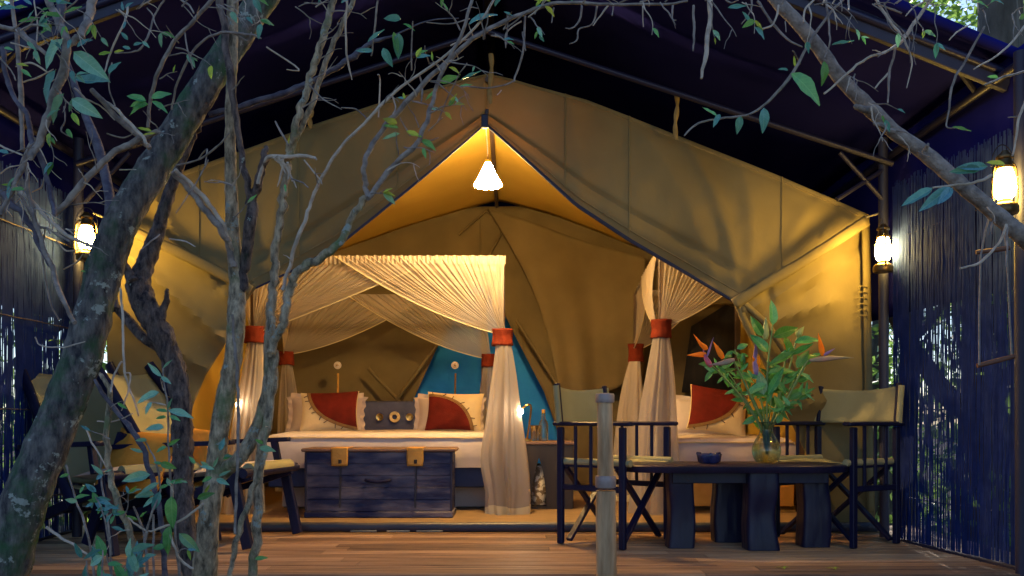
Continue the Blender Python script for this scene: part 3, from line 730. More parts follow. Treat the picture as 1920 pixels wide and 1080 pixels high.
def bundle(path, parent, Y, flutes=11, seed=0, hem=True):
    """curtain below its tie: path of (px, py, half width px); fluted cloth round the post"""
    Q = catmull(path, 6); n = 132
    def fn(u, v):
        k = v*(len(Q)-1); i = min(int(k), len(Q)-2); f = k-i
        px, py, hw = (lerp(a, b, f) for a, b in zip(Q[i], Q[i+1]))
        a = 2*math.pi*u; r = hw*Y/F
        am = a+.5*nz(math.cos(a)*1.5, math.sin(a)*1.5, seed+v*.7)
        rr = r*(1+(.05+.11*v)*math.sin(am*flutes+seed)+(.03+.07*v)*math.sin(am*(flutes+6)+seed*2+v)+.10*v*nz(math.cos(a)*2, math.sin(a)*2, seed+v*2))
        c = P(px, py, Y)
        return c+Vector((rr*math.cos(a), rr*.75*math.sin(a)-.0, .012*v*math.sin(a*3+seed)))
    o = MB().grid(fn, n, 40).build('net_bundle', M['net'], parent)
    if hem:
        def hf(u, v):
            p = fn(u, lerp(.90, 1.003, v)); k = fn(u+.5, lerp(.90, 1.003, v)); return p+(p-k).normalized()*.004
        MB().grid(hf, n, 6).build('bottom_hem', M['hem'], o)
    return o
def band(px, py, wpx, hpx, Y, parent):
    c = P(px, py, Y); r = wpx*Y/F/2; h = hpx*Y/F
    mb = MB()
    def bf(u, v):
        a = 2*math.pi*u; q = .09*nz(math.cos(a)*2+px, math.sin(a)*2, v*2.5)+.05*nz(math.cos(a)*5, math.sin(a)*5+px, v*1.2)+.04*math.cos((v-.5)*6.3)*-1
        rr = r*(1+q); return c+Vector((rr*math.cos(a), rr*.85*math.sin(a), (v-.5)*h+.006*nz(math.cos(a)*1.5, px, v)))
    mb.grid(bf, 40, 10)
    o = mb.build('tie_band', M['red'], parent); thick(o, .006, 1)
net1 = thing('bed_net', 'cream net curtains crossed and tied over the wide bed', 'curtain', (-.95, 6.1, .03))
tz, tzr = 1.285, 1.255
FL, FRr, RL, RR = CB
def at_(a, z, dy=0, dx=0): return (a[0]+dx, a[1]+dy, z)
TL = P(479, 616, 6.06); TR = P(941, 620, 6.06); TRL = P(537, 660, 7.92); TRR = P(918, 668, 7.92)
zt = ZT+.022
xa = lambda t: lerp(FL[0], FRr[0], t)
net_panel((FL[0]+.02, 6.075, zt), (xa(.76), 6.075, zt), TL, net1, 24, seed=1, sag=.02)
net_panel((FRr[0]+.02, 6.055, zt), (xa(.33), 6.055, zt), TR, net1, 24, seed=2, sag=.10)
net_panel((RL[0], 7.93, zt), (lerp(RL[0], RR[0], .72), 7.93, zt), TRL, net1, 20, seed=3, sag=.14)
net_panel((RR[0], 7.91, zt), (lerp(RL[0], RR[0], .30), 7.91, zt), TRR, net1, 20, seed=4, sag=.14)
net_panel((FRr[0]+.035, 6.06, zt), (lerp(FRr[0], RR[0], .6)+.03, 7.2, zt), TR+Vector((.03, 0, 0)), net1, 16, side=True, seed=5)
net_panel((FL[0]-.03, 6.1, zt), (lerp(FL[0], RL[0], .6)-.03, 7.2, zt), TL+Vector((-.03, 0, 0)), net1, 16, side=True, seed=6)
net_panel((RL[0]-.03, 7.9, zt), (lerp(FL[0], RL[0], .4)-.03, 6.9, zt), TRL+Vector((-.03, 0, 0)), net1, 14, side=True, seed=7)
# gathered heading along the front rail
def heading(x0, x1, y, z, parent, n=58, seed=0):
    def fn(u, v): return Vector((lerp(x0, x1, u), y-.016-.006*math.sin(u*n*2*math.pi)*(1-abs(v-.5)), z-.045+.06*v+.003*math.sin(u*n*math.pi)))
    MB().grid(fn, n*4, 4).build('heading_tape', M['net'], parent)
heading(FL[0]-.02, FRr[0]+.03, 6.055, ZT+.01, net1)
rail(b1, (FL[0]-.02, 6.35, ZT-.02), (FRr[0], 6.35, ZT-.02)); rail(b1, (FL[0]-.1, 7.0, ZT-.02), (FRr[0]-.1, 7.0, ZT-.02))
band(477, 628, 35, 31, 6.06, net1); band(942, 633, 36, 32, 6.06, net1); band(537, 672, 26, 25, 7.92, net1); band(916, 676, 24, 24, 7.92, net1)
bundle([(478, 640, 14), (474, 700, 20), (466, 780, 26), (458, 870, 31), (455, 950, 34), (455, 968, 34)], net1, 6.06, seed=1)
bundle([(944, 645, 14), (945, 700, 21), (945, 780, 30), (945, 860, 40), (952, 920, 38), (953, 968, 37)], net1, 6.04, seed=2)
bundle([(538, 682, 9), (540, 730, 15), (541, 790, 19), (541, 880, 21), (541, 930, 21)], net1, 7.92, seed=3, flutes=8)
bundle([(916, 686, 9), (914, 730, 14), (914, 790, 17), (914, 880, 19), (914, 930, 19)], net1, 7.92, seed=4, flutes=8)
net2 = thing('bed_net', 'cream net curtains tied beside the narrow right bed', 'curtain', (1.2, 6.1, .03))
zt2 = ZT2+.022
UL = P(1240, 606, 6.06); URL = P(1192, 650, 7.92); UR = P(1490, 610, 6.06)
net_panel((1.05, 6.07, zt2), (1.86, 6.07, zt2), UL, net2, 18, seed=8, sag=.10)
net_panel((2.06, 6.05, zt2), (1.40, 6.05, zt2), UR, net2, 16, seed=9, sag=.10)
net_panel((1.04, 6.1, zt2), (1.10, 7.15, zt2), UL+Vector((-.03, 0, 0)), net2, 16, side=True, seed=10, sag=.06)
net_panel((1.14, 7.93, zt2), (1.07, 6.75, zt2), URL+Vector((-.03, 0, 0)), net2, 14, side=True, seed=11, sag=.06)
net_panel((1.16, 7.92, zt2), (1.80, 7.92, zt2), URL, net2, 14, seed=12, sag=.12)
heading(1.03, 2.08, 6.05, ZT2+.01, net2, 36)
band(1240, 617, 35, 35, 6.06, net2); band(1192, 662, 26, 34, 7.92, net2)
bundle([(1240, 632, 15), (1238, 700, 25), (1234, 780, 33), (1232, 870, 38), (1230, 950, 42), (1230, 972, 43)], net2, 6.05, seed=5)
bundle([(1190, 678, 10), (1186, 730, 18), (1184, 800, 25), (1183, 880, 29), (1183, 950, 32)], net2, 7.0, seed=6, flutes=9)

# ------------------------------------------------------------------ pillows and cushions
def pillow_pt(x, y, w, h, t, side, seed=0):
    k = max(0, 1-abs(x)**2.6)*max(0, 1-abs(y)**2.6); z = t*k**.55
    px = x*(1-.10*(1-abs(y))*abs(x)**3*0-.08*(1-y*y)*abs(x)); py = y*(1-.08*(1-x*x)*abs(y))
    wr = .006*nz(x*3+seed, y*3, seed)*k
    return Vector((px*w/2, -side*(z+wr)-.002*side, py*h/2))
def cushion(name, label, cat, c, w, h, t, m, tiltx=0, roll=0, yaw=0, seed=0, ruffle=False, group=None):
    root = thing(name, label, cat, c, 0, group); root.rotation_euler = (R(tiltx), R(roll), R(yaw))
    mb = MB()
    for s in (1, -1): mb.grid(lambda u, v: pillow_pt(2*u-1, (2*v-1), w, h, t/2, s, seed), 22, 18)
    mb.build('cover', m, root, world=False)
    if ruffle:
        for a, b in (((-1, -1), (1, -1)), ((1, -1), (1, 1)), ((1, 1), (-1, 1)), ((-1, 1), (-1, -1))):
            def fn(u, v):
                x, y = lerp(a[0], b[0], u), lerp(a[1], b[1], u); o = Vector((a[1], 0, -a[0])) if False else Vector((b[1]-a[1], 0, -(b[0]-a[0]))).normalized()
                p = pillow_pt(x, y, w, h, 0, 1); f = math.sin(u*26+seed)
                return p+o*(.035*v*(1+.15*f))+Vector((0, .010*f*v, 0))
            MB().grid(fn, 40, 3).build('ruffle', m, root, world=False)
    return root
def applique(root, w, h, t, corner, r0=(1.7, 1.9), seed=0, stitch=9):
    """quarter disc of red cloth with a brown braid and stitches on a cushion corner"""
    cx, cy = corner
    def pt(r, a, lift):
        x = cx-cx*r*r0[0]*math.cos(a)*.98; y = cy-cy*r*r0[1]*math.sin(a)*.98
        p = pillow_pt(max(-.985, min(.985, x)), max(-.985, min(.985, y)), w, h, t/2, 1, seed); return p+Vector((0, -lift, 0))
    MB().grid(lambda u, v: pt(lerp(.03, 1, v), lerp(.02, math.pi/2-.02, u), .004), 24, 16).build('red_quarter', M['darkred'], root, world=False)
    MB().grid(lambda u, v: pt(lerp(1, 1.08, v), lerp(.02, math.pi/2-.02, u), .0065), 28, 3).build('braid', M['brown'], root, world=False)
    for k in range(stitch):
        a = lerp(.12, math.pi/2-.12, k/(stitch-1))
        MB().tube([pt(1.06, a, .009), pt(1.16, a+.03*(-1)**k, .009)], .0035, 5).build('stitch', M['woodd'], root, world=False)
WH = 'pillows on the beds'
cushion('pillow', 'white ruffled pillow at the left behind the red and cream cushion', 'pillow', P(612, 778, 7.3), .62, .33, .14, M['white'], -18, 0, 3, 1, True, WH)
cushion('pillow', 'white ruffled pillow half hidden behind the right cushion on the wide bed', 'pillow', P(842, 779, 7.35), .56, .33, .14, M['white'], -18, 0, -3, 2, True, WH)
q = cushion('cushion', 'cream cushion with a red quarter at its upper right on the wide bed', 'cushion', P(618, 772, 6.85), .47, .345, .13, M['cream'], -22, -2, 4, 3, False, 'red and cream cushions')
applique(q, .47, .345, .13, (1, 1), (1.68, 1.90), 3, 9)
q = cushion('cushion', 'cream cushion with a red quarter at its lower left on the wide bed', 'cushion', P(852, 773, 6.85), .46, .345, .13, M['cream'], -22, 2, -3, 4, False, 'red and cream cushions')
applique(q, .46, .345, .13, (-1, -1), (1.66, 1.74), 4, 7)
cushion('pillow', 'white pillow behind the red cushion on the narrow bed', 'pillow', P(1318, 782, 7.0), .5, .30, .14, M['white'], -18, 3, 0, 5, True, WH)
q = cushion('cushion', 'red and cream cushion tilted on the narrow bed behind the flowers', 'cushion', P(1346, 770, 6.62), .46, .38, .13, M['cream'], -20, 8, -6, 6, False, 'red and cream cushions')
applique(q, .46, .38, .13, (-1, 1), (1.72, 1.86), 6, 6)

# ------------------------------------------------------------------ chest
X0, X1, CY0, CY1, CZ = -1.395, -.405, 5.76, 6.085, .498
ch = thing('storage_chest', 'weathered navy wooden chest with yellow leather straps at the bed foot', 'chest', ((X0+X1)/2, 5.92, .03))
nb = 5
for k in range(nb):
    z0 = lerp(.075, .475, k/nb); z1 = lerp(.075, .475, (k+1)/nb)
    for yy in (CY0, CY1): MB().box(((X0+X1)/2, yy+(.012 if yy == CY0 else -.012)+random.uniform(-.001, .001), (z0+z1)/2), (X1-X0, .024, z1-z0-.001), bev=.0018).build('board', M['chest'], ch)
    for x in (X0+.012, X1-.012): MB().box((x, (CY0+CY1)/2, (z0+z1)/2), (.0235, CY1-CY0-.05, z1-z0-.003), bev=.003).build('board', M['chest'], ch)
MB().box(((X0+X1)/2, 5.922, .052), (X1-X0+.015, CY1-CY0+.015, .042), bev=.005).build('plinth', M['chest'], ch)
lid = MB().box(((X0+X1)/2, 5.922, CZ-.010), (X1-X0+.05, CY1-CY0+.04, .024), bev=.006).build('lid', M['chestlid'], ch)
for x in (X0+.004, X1-.004): MB().box((x, CY0-.001, .28), (.016, .012, .40), bev=.003).build('corner_strip', M['post'], ch)
for px in (638, 779):
    x = P(px, 840, CY0).x; w = .113
    def st(u, v):
        k = v*.30
        if k < .18: y = 5.92-k+.0; z = CZ+.006
        else: y = CY0-.024; z = CZ+.004-(k-.18)
        if .16 < k < .2: y = min(y, CY0-.02)
        return Vector((x+(u-.5)*w*(1-.06*max(0, v-.85)*6), y-.003*math.sin(u*math.pi), z))
    s_ = thick(MB().grid(st, 8, 20).build('leather_strap', M['leather'], ch), .004)
    MB().tube([(x+.004, CY0-.034, .425), (x+.004, CY0-.030, .40)], .011, 10).build('stud', M['iron'], s_)
    MB().tube([(x+.004, CY0-.012, .395), (x+.004, CY0-.012, .30), (x-.002, CY0-.012, .10)], .006, 6).build('hasp_rod', M['iron'], ch)
hx = P(709, 900, CY0).x
MB().tube(catmull([(hx-.085, CY0-.006, .287), (hx-.05, CY0-.022, .280), (hx, CY0-.026, .276), (hx+.05, CY0-.022, .280), (hx+.085, CY0-.006, .287)], 4), .011, 8).build('handle', M['black'], ch)

# ------------------------------------------------------------------ bedside table and things on it
bt = thing('bedside_table', 'dark bedside table with a pointed arch beside the wide bed', 'table', (.28, 6.5, .03))
MB().box((.27, 6.52, .518), (.40, .42, .026), bev=.006).build('table_top', M['chestlid'], bt)
def arch(yy):
    mb = MB(); o = [(-.17, .03), (.19, .03), (.19, .505), (-.17, .505)]
    n = 12; inn = []
    for k in range(n+1):
        t = k/n; w = .055*(1-t**2.2)
        inn.append((-w+.0, .05+.36*t))
    arc = [(-a, b) for a, b in reversed(inn[:-1])]
    left = [(.27+a-.07, z) for a, z in inn]; right = [(.27-a-.07, z) for a, z in inn]
    for s, seq, xo in ((0, left, .09), (1, right, .45)):
        for (xa_, za), (xb_, zb) in zip(seq, seq[1:]):
            mb.add([(xo, yy, za), (xa_, yy, za), (xb_, yy, zb), (xo, yy, zb)], [(0, 1, 2, 3)])
    mb.add([(.09, yy, .41), (.45, yy, .41), (.45, yy, .505), (.09, yy, .505)], [(0, 1, 2, 3)])
    mb.add([(.09, yy, .03), (.45, yy, .03), (.45, yy, .05), (.09, yy, .05)], [(0, 1, 2, 3)])
    return mb
thick(arch(6.33).build('front_panel', M['woodx'], bt, smooth=False), .02)
for x in (.095, .445): MB().box((x, 6.53, .27), (.022, .38, .47), bev=.003).build('side_panel', M['woodx'], bt)
bk = thing('woven_basket', 'pale zigzag woven basket inside the bedside table arch', 'basket', (.20, 6.6, .05))
MB().lathe([(0, 0), (.06, 0), (.075, .08), (.07, .2), (.05, .27), (.0, .27)], 20, (.20, 6.44, .055)).build('woven_body', M['zigzag'], bk)
MB().lathe([(0, .275), (.058, .272), (.055, .292), (0, .31)], 20, (.20, 6.44, .055)).build('lid', M['zigzag'], bk)
ZB = .533
def bottle(label, px, Y):
    p = P(px, 800, Y); p.z = ZB; t = thing('glass_bottle', label, 'bottle', p)
    thick(MB().lathe([(0, .001), (.032, .001), (.035, .01), (.035, .12), (.028, .145), (.014, .165), (.013, .205), (.016, .21)], 20).build('bottle_body', M['glass'], t, world=False), .003)
    MB().lathe([(0, .205), (.012, .206), (.014, .235), (0, .237)], 12).build('cork', M['leather'], t, world=False)
bottle('clear corked bottle on the bedside table', 1019, 6.42)
for i, (px, yy, la) in enumerate(((1001, 6.40, 'clear drinking glass nearest the brass lamp on the bedside table'), (1008, 6.50, 'clear drinking glass close to the bottle on the bedside table'))):
    p = P(px, 800, yy); p.z = ZB; t = thing('drinking_glass', la, 'glass', p, 0, 'glasses on the bedside table')
    thick(MB().lathe([(0, .002), (.022, .002), (.024, .01), (.027, .115)], 18).build('tumbler', M['glass'], t, world=False), .002)
    MB().lathe([(.0265, .112), (.028, .117), (.0265, .119)], 18).build('rim', M['glass'], t, world=False)
def reading_light(name, label, base, head, bend):
    t = thing(name, label, 'lamp', base); base = Vector(base); head = Vector(head)
    MB().lathe([(0, 0), (.04, 0), (.04, .012), (.01, .02), (0, .02)], 16, base).build('lamp_base', M['brass'], t)
    MB().tube(catmull([tuple(base), tuple(lerp(base, head, .5)+Vector(bend)), tuple(head+Vector((bend[0], 0, .05))), tuple(head+Vector((0, 0, .02)))], 6), .007, 8).build('lamp_neck', M['brass'], t)
    mb = MB(); mb.lathe([(0, -.016), (.010, -.012), (.014, 0), (.011, .012), (0, .016)], 14, head); mb.build('bulb', M['bulb'], t)
reading_light('bedside_lamp', 'brass bedside lamp with a bright bulb beside the right net bundle', (.11, 6.38, ZB), P(971, 772, 6.0)+Vector((.025, .02, 0)), (.05, 0, .12))
reading_light('bedside_lamp', 'bright bedside bulb behind the left net bundle', (-2.06, 6.42, .5), P(446, 757, 6.1), (-.06, 0, .1))
bs = thing('bedside_stool', 'dark stool under the left bedside bulb', 'stool', (-2.1, 6.45, .03))
MB().box((-2.1, 6.48, .478), (.34, .36, .035), bev=.006).build('stool_top', M['woodd'], bs)
for a in (-.13, .13):
    for b in (-.13, .13): MB().box((-2.1+a, 6.48+b, .245), (.04, .04, .43), bev=.004).build('leg', M['woodd'], bs)
for i, (px, la) in enumerate(((633, 'round white wall lamp on a rod above the left pillow'), (853, 'round white wall lamp on a rod against the turquoise wall'))):
    p = P(px, 745, 8.0); t = thing('wall_lamp', la, 'lamp', p, 0, 'wall lamps behind the bed'); hd = P(px, 685, 8.0)
    MB().tube([P(px, 800, 8.0), P(px, 745, 8.0), P(px+1, 700, 8.0)], .009, 8).build('rod', M['leather'] if i == 0 else M['brown'], t)
    mb = MB(); n = 20; vs = []; pr = [(0, .02), (.018, .02), (.022, .012), (.034, .012), (.036, 0)]
    for (r, h) in pr:
        for j in range(n): a = 2*math.pi*j/n; vs.append(hd+Vector((max(r, .0004)*math.cos(a), -h, max(r, .0004)*math.sin(a))))
    mb.add(vs, [(k*n+j, (k+1)*n+j, (k+1)*n+(j+1) % n, k*n+(j+1) % n) for k in range(4) for j in range(n)])
    mb.build('lamp_disc', M['white'], t)
    MB().lathe([(0, -.012), (.012, 0), (0, .012)], 12, hd+Vector((0, -.026, 0))).build('lens', M['brass'], t)

# ================================================================== DECK FURNITURE
# director's chairs: local +X is the way the sitter faces
def director(label, loc, rz, D=.42, W=.52):
    t = thing('director_chair', label, 'chair', loc, rz, 'director chairs beside the low table')
    H = .665
    for s in (-1, 1):
        y = s*W/2
        for x in (-D/2, D/2): MB().box((x, y, H/2-.006), (.036, .030, H-.013), bev=.004).build('leg', M['black'], t, world=False)
        MB().box((.01, y, H+.006), (D+.10, .056, .024), bev=.006).build('armrest', M['black'], t, world=False)
        MB().box((0, y, .318), (D-.036, .022, .032), bev=.003).build('side_rail', M['black'], t, world=False)
        for k in (1, 2, 3): MB().tube([(-D/2+D*k/4, y, .334), (-D/2+D*k/4, y, H-.006)], .010, 8).build('spindle', M['black'], t, world=False)
        MB().box((-D/2-.012, y, .78), (.026, .026, .24), rot=Matrix.Rotation(R(-6), 3, 'Y'), bev=.003).build('back_stile', M['black'], t, world=False)
        MB().bar((-D/2+.02, y*.92, .445), (D/2+.01, y*.92, .445), .028, .03).build('seat_rail', M['black'], t, world=False)
    for x in (-D/2+.03, D/2-.03):
        for s in (-1, 1):
            MB().bar((x+s*.012, -s*W*.46, .02), (x+s*.012, s*W*.46, .43), .02, .036, up=(1, 0, 0)).build('cross_leg', M['black'], t, world=False)
    thick(MB().grid(lambda u, v: Vector((lerp(-D/2+.01, D/2+.03, u), (v-.5)*W*.96, .462-.03*math.sin(v*math.pi)-.004*math.sin(u*9))), 10, 14).build('seat', M['dirseat'], t, world=False), .006)
    for v in (0, 1): MB().tube([(lerp(-D/2+.0, D/2+.04, k/6), (v-.5)*W*.93, .460) for k in range(7)], .020, 10).build('seat_roll', M['dirseat'], t, world=False)
    def back(u, v):
        y = (u-.5)*W*1.06; z = lerp(.675, .885, v)
        return Vector((-D/2-.012-(z-.78)*.105-.045*math.sin(u*math.pi)*(.8+.2*v), y, z-.020*math.sin(u*math.pi)*v+.002*nz(u*8, v*6)))
    thick(MB().grid(back, 22, 10).build('backrest', M['dirseat'], t, world=False), .007)
    for v in (0, 1):
        MB().tube([back(v, k/6)+Vector((0, 0, 0)) for k in range(7)], .017, 10).build('backrest_sleeve', M['dirseat'], t, world=False)
    return t
director('olive director chair behind the bamboo post, facing right', (.585, 4.86, .001), R(-38), D=.40, W=.50)
director('olive director chair right of the low table, against the reed screen', (1.86, 4.92, .001), R(180+30), D=.36, W=.54)

# low table
tb = thing('low_table', 'low black live edge wooden table on four carved block legs', 'table', (1.25, 4.7, 0))
out_ = []
for k in range(40):
    a = 2*math.pi*k/40; cx_, sx_ = math.cos(a), math.sin(a); e = 3.2
    r = (abs(cx_)**e+abs(sx_)**e)**(-1/e)
    out_.append((1.215+.615*r*cx_+.02*nz(k*.6, 3), 4.72+.24*r*sx_+.025*nz(k*.5, 8)))
mb = MB(); n = len(out_)
rings = [(.412, -.006), (.418, 0), (.446, .004), (.452, -.006)]
vs = []
for z, o in rings:
    for (x, y) in out_:
        d = Vector((x-1.215, y-4.72, 0)).normalized(); vs.append((x+d.x*o, y+d.y*o, z+.002*nz(x*4, y*4)))
mb.add(vs, [(i*n+j, i*n+(j+1) % n, (i+1)*n+(j+1) % n, (i+1)*n+j) for i in range(3) for j in range(n)]+[tuple(range(n-1, -1, -1)), tuple(3*n+j for j in range(n))])
mb.build('table_top', M['tabled'], tb)
def block_leg(x, y, w, d, seed, twist=0, name='leg'):
    def fn(u, v):
        a = 2*math.pi*u; z = lerp(.002, .411, v); e = 8
        c_, s_ = math.cos(a), math.sin(a); r = (abs(c_)**e+abs(s_)**e)**(-1/e)
        fl = 1+.07*(1-v)**2+.07*nz(seed, z*3)+.035*nz(seed+math.cos(a)*3, math.sin(a)*3, z*11)-twist*math.exp(-((v-.45)/.25)**2)*max(0, -s_)**1.5
        return Vector((x+.02*nz(seed+3, z*3)+r*c_*w/2*fl, y+.015*nz(seed+7, z*3)+r*s_*d/2*fl, z))
    mb = MB(); mb.grid(fn, 64, 22)
    return mb.build(name, M['tabled'], tb)
block_leg(1.335, 4.58, .165, .14, 1, .35); block_leg(.915, 4.66, .135, .13, 4); block_leg(1.235, 4.87, .165, .12, 7); block_leg(1.655, 4.70, .145, .14, 11)
MB().bar((.86, 4.60, .382), (1.70, 4.60, .382), .05, .058).build('apron', M['tabled'], tb)
MB().bar((.93, 4.84, .382), (1.66, 4.84, .382), .05, .058).build('apron', M['tabled'], tb)

ZT_ = .4545
at = thing('ashtray', 'dark blue glazed ashtray on the low table', 'ashtray', (1.095, 4.74, ZT_))
thick(MB().lathe([(0, .004), (.05, .002), (.058, .010), (.062, .040), (.065, .050)], 24, wob=.035).build('bowl', M['ash'], at, world=False), .006)
for a in (.4, 2.5, 4.6): MB().tube([(.05*math.cos(a), .05*math.sin(a), .050), (.074*math.cos(a), .074*math.sin(a), .052)], .008, 7).build('rest', M['ash'], at, world=False)

VX, VY = P(1437, 868, 4.76).x, 4.76
va = thing('glass_vase', 'clear glass vase of flowers standing on the low table', 'vase', (VX, VY, ZT_))
vp = [(.0, .001), (.045, .001), (.062, .012), (.078, .05), (.078, .085), (.062, .125), (.042, .16), (.036, .185), (.042, .205), (.056, .225)]
thick(MB().lathe([tuple(q) for q in catmull(vp, 3)], 32).build('vase_body', M['vase'], va, world=False), .003, -1)
MB().lathe([(0, .004), (.044, .004), (.060, .014), (.073, .05), (.073, .082), (.062, .108), (0, .108)], 28).build('vase_water', M['water'], va, world=False)

# bamboo-like railing post in front of the deck
PY = 3.66
po = thing('railing_post', 'weathered wooden post with two grey metal bands in front of the deck', 'post', P(1136, 1080, PY)+Vector((0, 0, -.55)))
zz = lambda py: EYE+(HORIZON-py)*PY/F
x_ = lambda py: P(lerp(1137, 1134, (1080-py)/340), py, PY).x
pl = []
for py, w in ((1200, 40), (1080, 39), (960, 38), (920, 37)): pl.append((x_(py), PY, zz(py), w/2*PY/F))
MB().tube([q[:3] for q in catmull(pl, 8)], [q[3] for q in catmull(pl, 8)], 24, rough=.05, rf=9).build('lower_shaft', M['postwood'], po)
pu = [(x_(915), PY, zz(915), 15.5*PY/F), (x_(850), PY, zz(850), 15*PY/F), (x_(760), PY, zz(760), 14.5*PY/F), (x_(746), PY, zz(746), 14.5*PY/F)]
MB().tube([q[:3] for q in catmull(pu, 8)], [q[3] for q in catmull(pu, 8)], 24, rough=.05, rf=9).build('upper_shaft', M['postwood'], po)
for p0, p1, w in ((755, 738, 36), (914, 892, 39)):
    r = w/2*PY/F; xx = x_(p0)
    MB().lathe([(0, zz(p0)), (r*.95, zz(p0)), (r, zz(p0)+.006), (r, zz(p1)-.008), (r*.93, zz(p1)), (0, zz(p1)+.003)], 26, (xx, PY, 0), wob=.01).build('metal_band', M['metalband'], po)

# rope ladder under the large lantern
rl = thing('rope_ladder', 'pale rope ladder with two red brown rungs at the right', 'ladder', P(1866, 400, 3.7))
for pts in ([(1858, 395), (1848, 430), (1839, 478), (1836, 580), (1836, 684)], [(1880, 400), (1884, 440), (1887, 470), (1892, 570), (1897, 668)]):
    MB().tube([P(a, b, 3.70) for a, b in pts], .0045, 7).build('rope', M['rope'], rl)
for (a, b), (c_, d) in (((1830, 473), (1893, 465)), ((1832, 686), (1902, 668))):
    o = MB().tube([P(a, b, 3.71), P(lerp(a, c_, .5), lerp(b, d, .5), 3.70), P(c_, d, 3.69)], [.010, .011, .010], 10).build('rung', M['rung'], rl)

# ------------------------------------------------------------------ reclining safari chairs on the left: local +X is forward
def safari(label, loc, rz):
    t = thing('lounge_chair', label, 'chair', loc, rz, 'reclining canvas lounge chairs'); W = .56
    for s in (-1, 1):
        y = s*W/2
        A = catmull([(-.43, y, 1.03), (-.30, y, .86), (-.10, y, .54), (.12, y, .24)], 5)
        for a, b in zip(A, A[1:]): pass
        MB().tube(A, [.036]*len(A), 10, flat=.6).build('back_stile', M['black'], t, world=False)
        MB().bar((-.20, y+s*.03, .62), (-.42, y+s*.03, .012), .034, .05).build('rear_leg', M['black'], t, world=False)
        MB().bar((-.44, y-s*.032, .09), (.52, y-s*.032, .40), .032, .055).build('seat_rail', M['black'], t, world=False)
        MB().bar((.44, y+s*.03, .42), (.53, y+s*.03, .012), .036, .055).build('front_leg', M['black'], t, world=False)
        MB().bar((-.26, y+s*.06, .545), (.46, y+s*.06, .575), .055, .026).build('armrest', M['black'], t, world=False)
        MB().bar((.40, y+s*.05, .42), (.37, y+s*.05, .565), .03, .04).build('arm_post', M['black'], t, world=False)
    MB().tube([(-.42, -W/2, .16), (-.42, W/2, .16)], .018, 8).build('cross_bar', M['black'], t, world=False)
    MB().tube([(.51, -W/2-.05, .41), (.51, W/2+.05, .41)], .026, 10).build('front_roller', M['black'], t, world=False)
    MB().tube([(.50, -W/2+.03, .425), (.50, W/2-.03, .425)], .036, 12).build('seat_roll', M['dirseat'], t, world=False)
    def back(u, v):
        p = along([(-.395, .97), (-.30, .86), (-.10, .54), (.02, .36)], v)
        return Vector((p[0]-.03-.05*math.sin(u*math.pi)*math.sin(v*math.pi), (u-.5)*W*.92, p[1]-.02*math.sin(u*math.pi)))
    thick(MB().grid(back, 14, 14).build('back_sling', M['dirseat'], t, world=False), .006)
    thick(MB().grid(lambda u, v: Vector((lerp(-.02, .52, v), (u-.5)*W*.88, lerp(.34, .43, v)-.05*math.sin(v*math.pi)-.02*math.sin(u*math.pi))), 10, 12).build('seat_sling', M['dirseat'], t, world=False), .006)
    mb = MB()
    for s in (1, -1): mb.grid(lambda u, v: Vector((lerp(.02, .52, u), (v-.5)*W*.82, lerp(.385, .445, u)+s*.028*((1-(2*u-1)**4)*(1-(2*v-1)**4))**.5)), 12, 10)
    mb.build('seat_pad', M['cream'] if False else M['white'], t, world=False)
    return t
s1 = safari('reclining olive canvas lounge chair nearest the left reed screen', (-2.27, 4.80, .001), R(-32))
s2 = safari('reclining canvas lounge chair behind the forked tree stems', (-1.86, 4.90, .001), R(-10))
cushion('cushion', 'orange cushion on the chair nearest the left screen', 'cushion', P(258, 866, 4.58), .44, .38, .14, M['orange'], -28, 4, -22, 21, False, 'orange chair cushions')
cushion('cushion', 'orange cushion on the chair behind the forked stems', 'cushion', P(372, 842, 4.80), .30, .26, .12, M['orange'], -28, 4, -25, 22, False, 'orange chair cushions')
# ================================================================== PLANTS
def leaf_mesh(name, m, wid=.40, fold=.25, curl=.25, n=7):
    mb = MB(); vs = []; fs = []
    for i in range(n+1):
        t = i/n; w = wid*.5*(math.sin(math.pi*t**.8))**.85*(1-.15*t) if 0 < i < n else .004
        z = -curl*t*t*.5
        for k, q in enumerate((-1, -.5, 0, .5, 1)):
            vs.append((t, q*w, z+abs(q)*w*fold+.022*math.sin(t*13+q*1.5)*abs(q)))
    for i in range(n):
        for k in range(4): fs.append((i*5+k, i*5+k+1, (i+1)*5+k+1, (i+1)*5+k))
    mb.add(vs, fs); return mb.mesh(name, m)
LM = {}
for k in ('leaf', 'leafteal', 'leafpale', 'leaflime', 'leafdark'):
    LM[k] = [leaf_mesh('leaf', M[k], .40, .45, .35), leaf_mesh('leaf', M[k], .48, .25, .6), leaf_mesh('leaf', M[k], .30, .6, -.3)]
def leaf(parent, px, py, ang, L, Y, kind='leaf', rnd=random, face=None, var=None):
    """a leaf whose base sits at (px,py,Y), pointing ang degrees (0 right, 90 up in the picture), L photo pixels long"""
    base = P(px, py, Y); size = L*Y/F
    d = Vector((math.cos(R(ang)), rnd.uniform(-.35, .15), math.sin(R(ang)))).normalized()
    n = Vector((rnd.uniform(-.4, .4), -1, rnd.uniform(.1, .9))) if face is None else Vector(face)
    y = n.cross(d).normalized(); z = d.cross(y)
    m = Matrix((d, y, z)).transposed().to_4x4(); m.translation = base
    o = bpy.data.objects.new('leaf', LM[kind][rnd.randrange(3) if var is None else var]); COL.objects.link(o)
    o.parent = parent; w = wmat(parent).inverted() @ m
    loc, rot, _ = w.decompose(); o.location = loc; o.rotation_mode = 'XYZ'; o.rotation_euler = rot.to_euler(); o.scale = (size,)*3
    return o
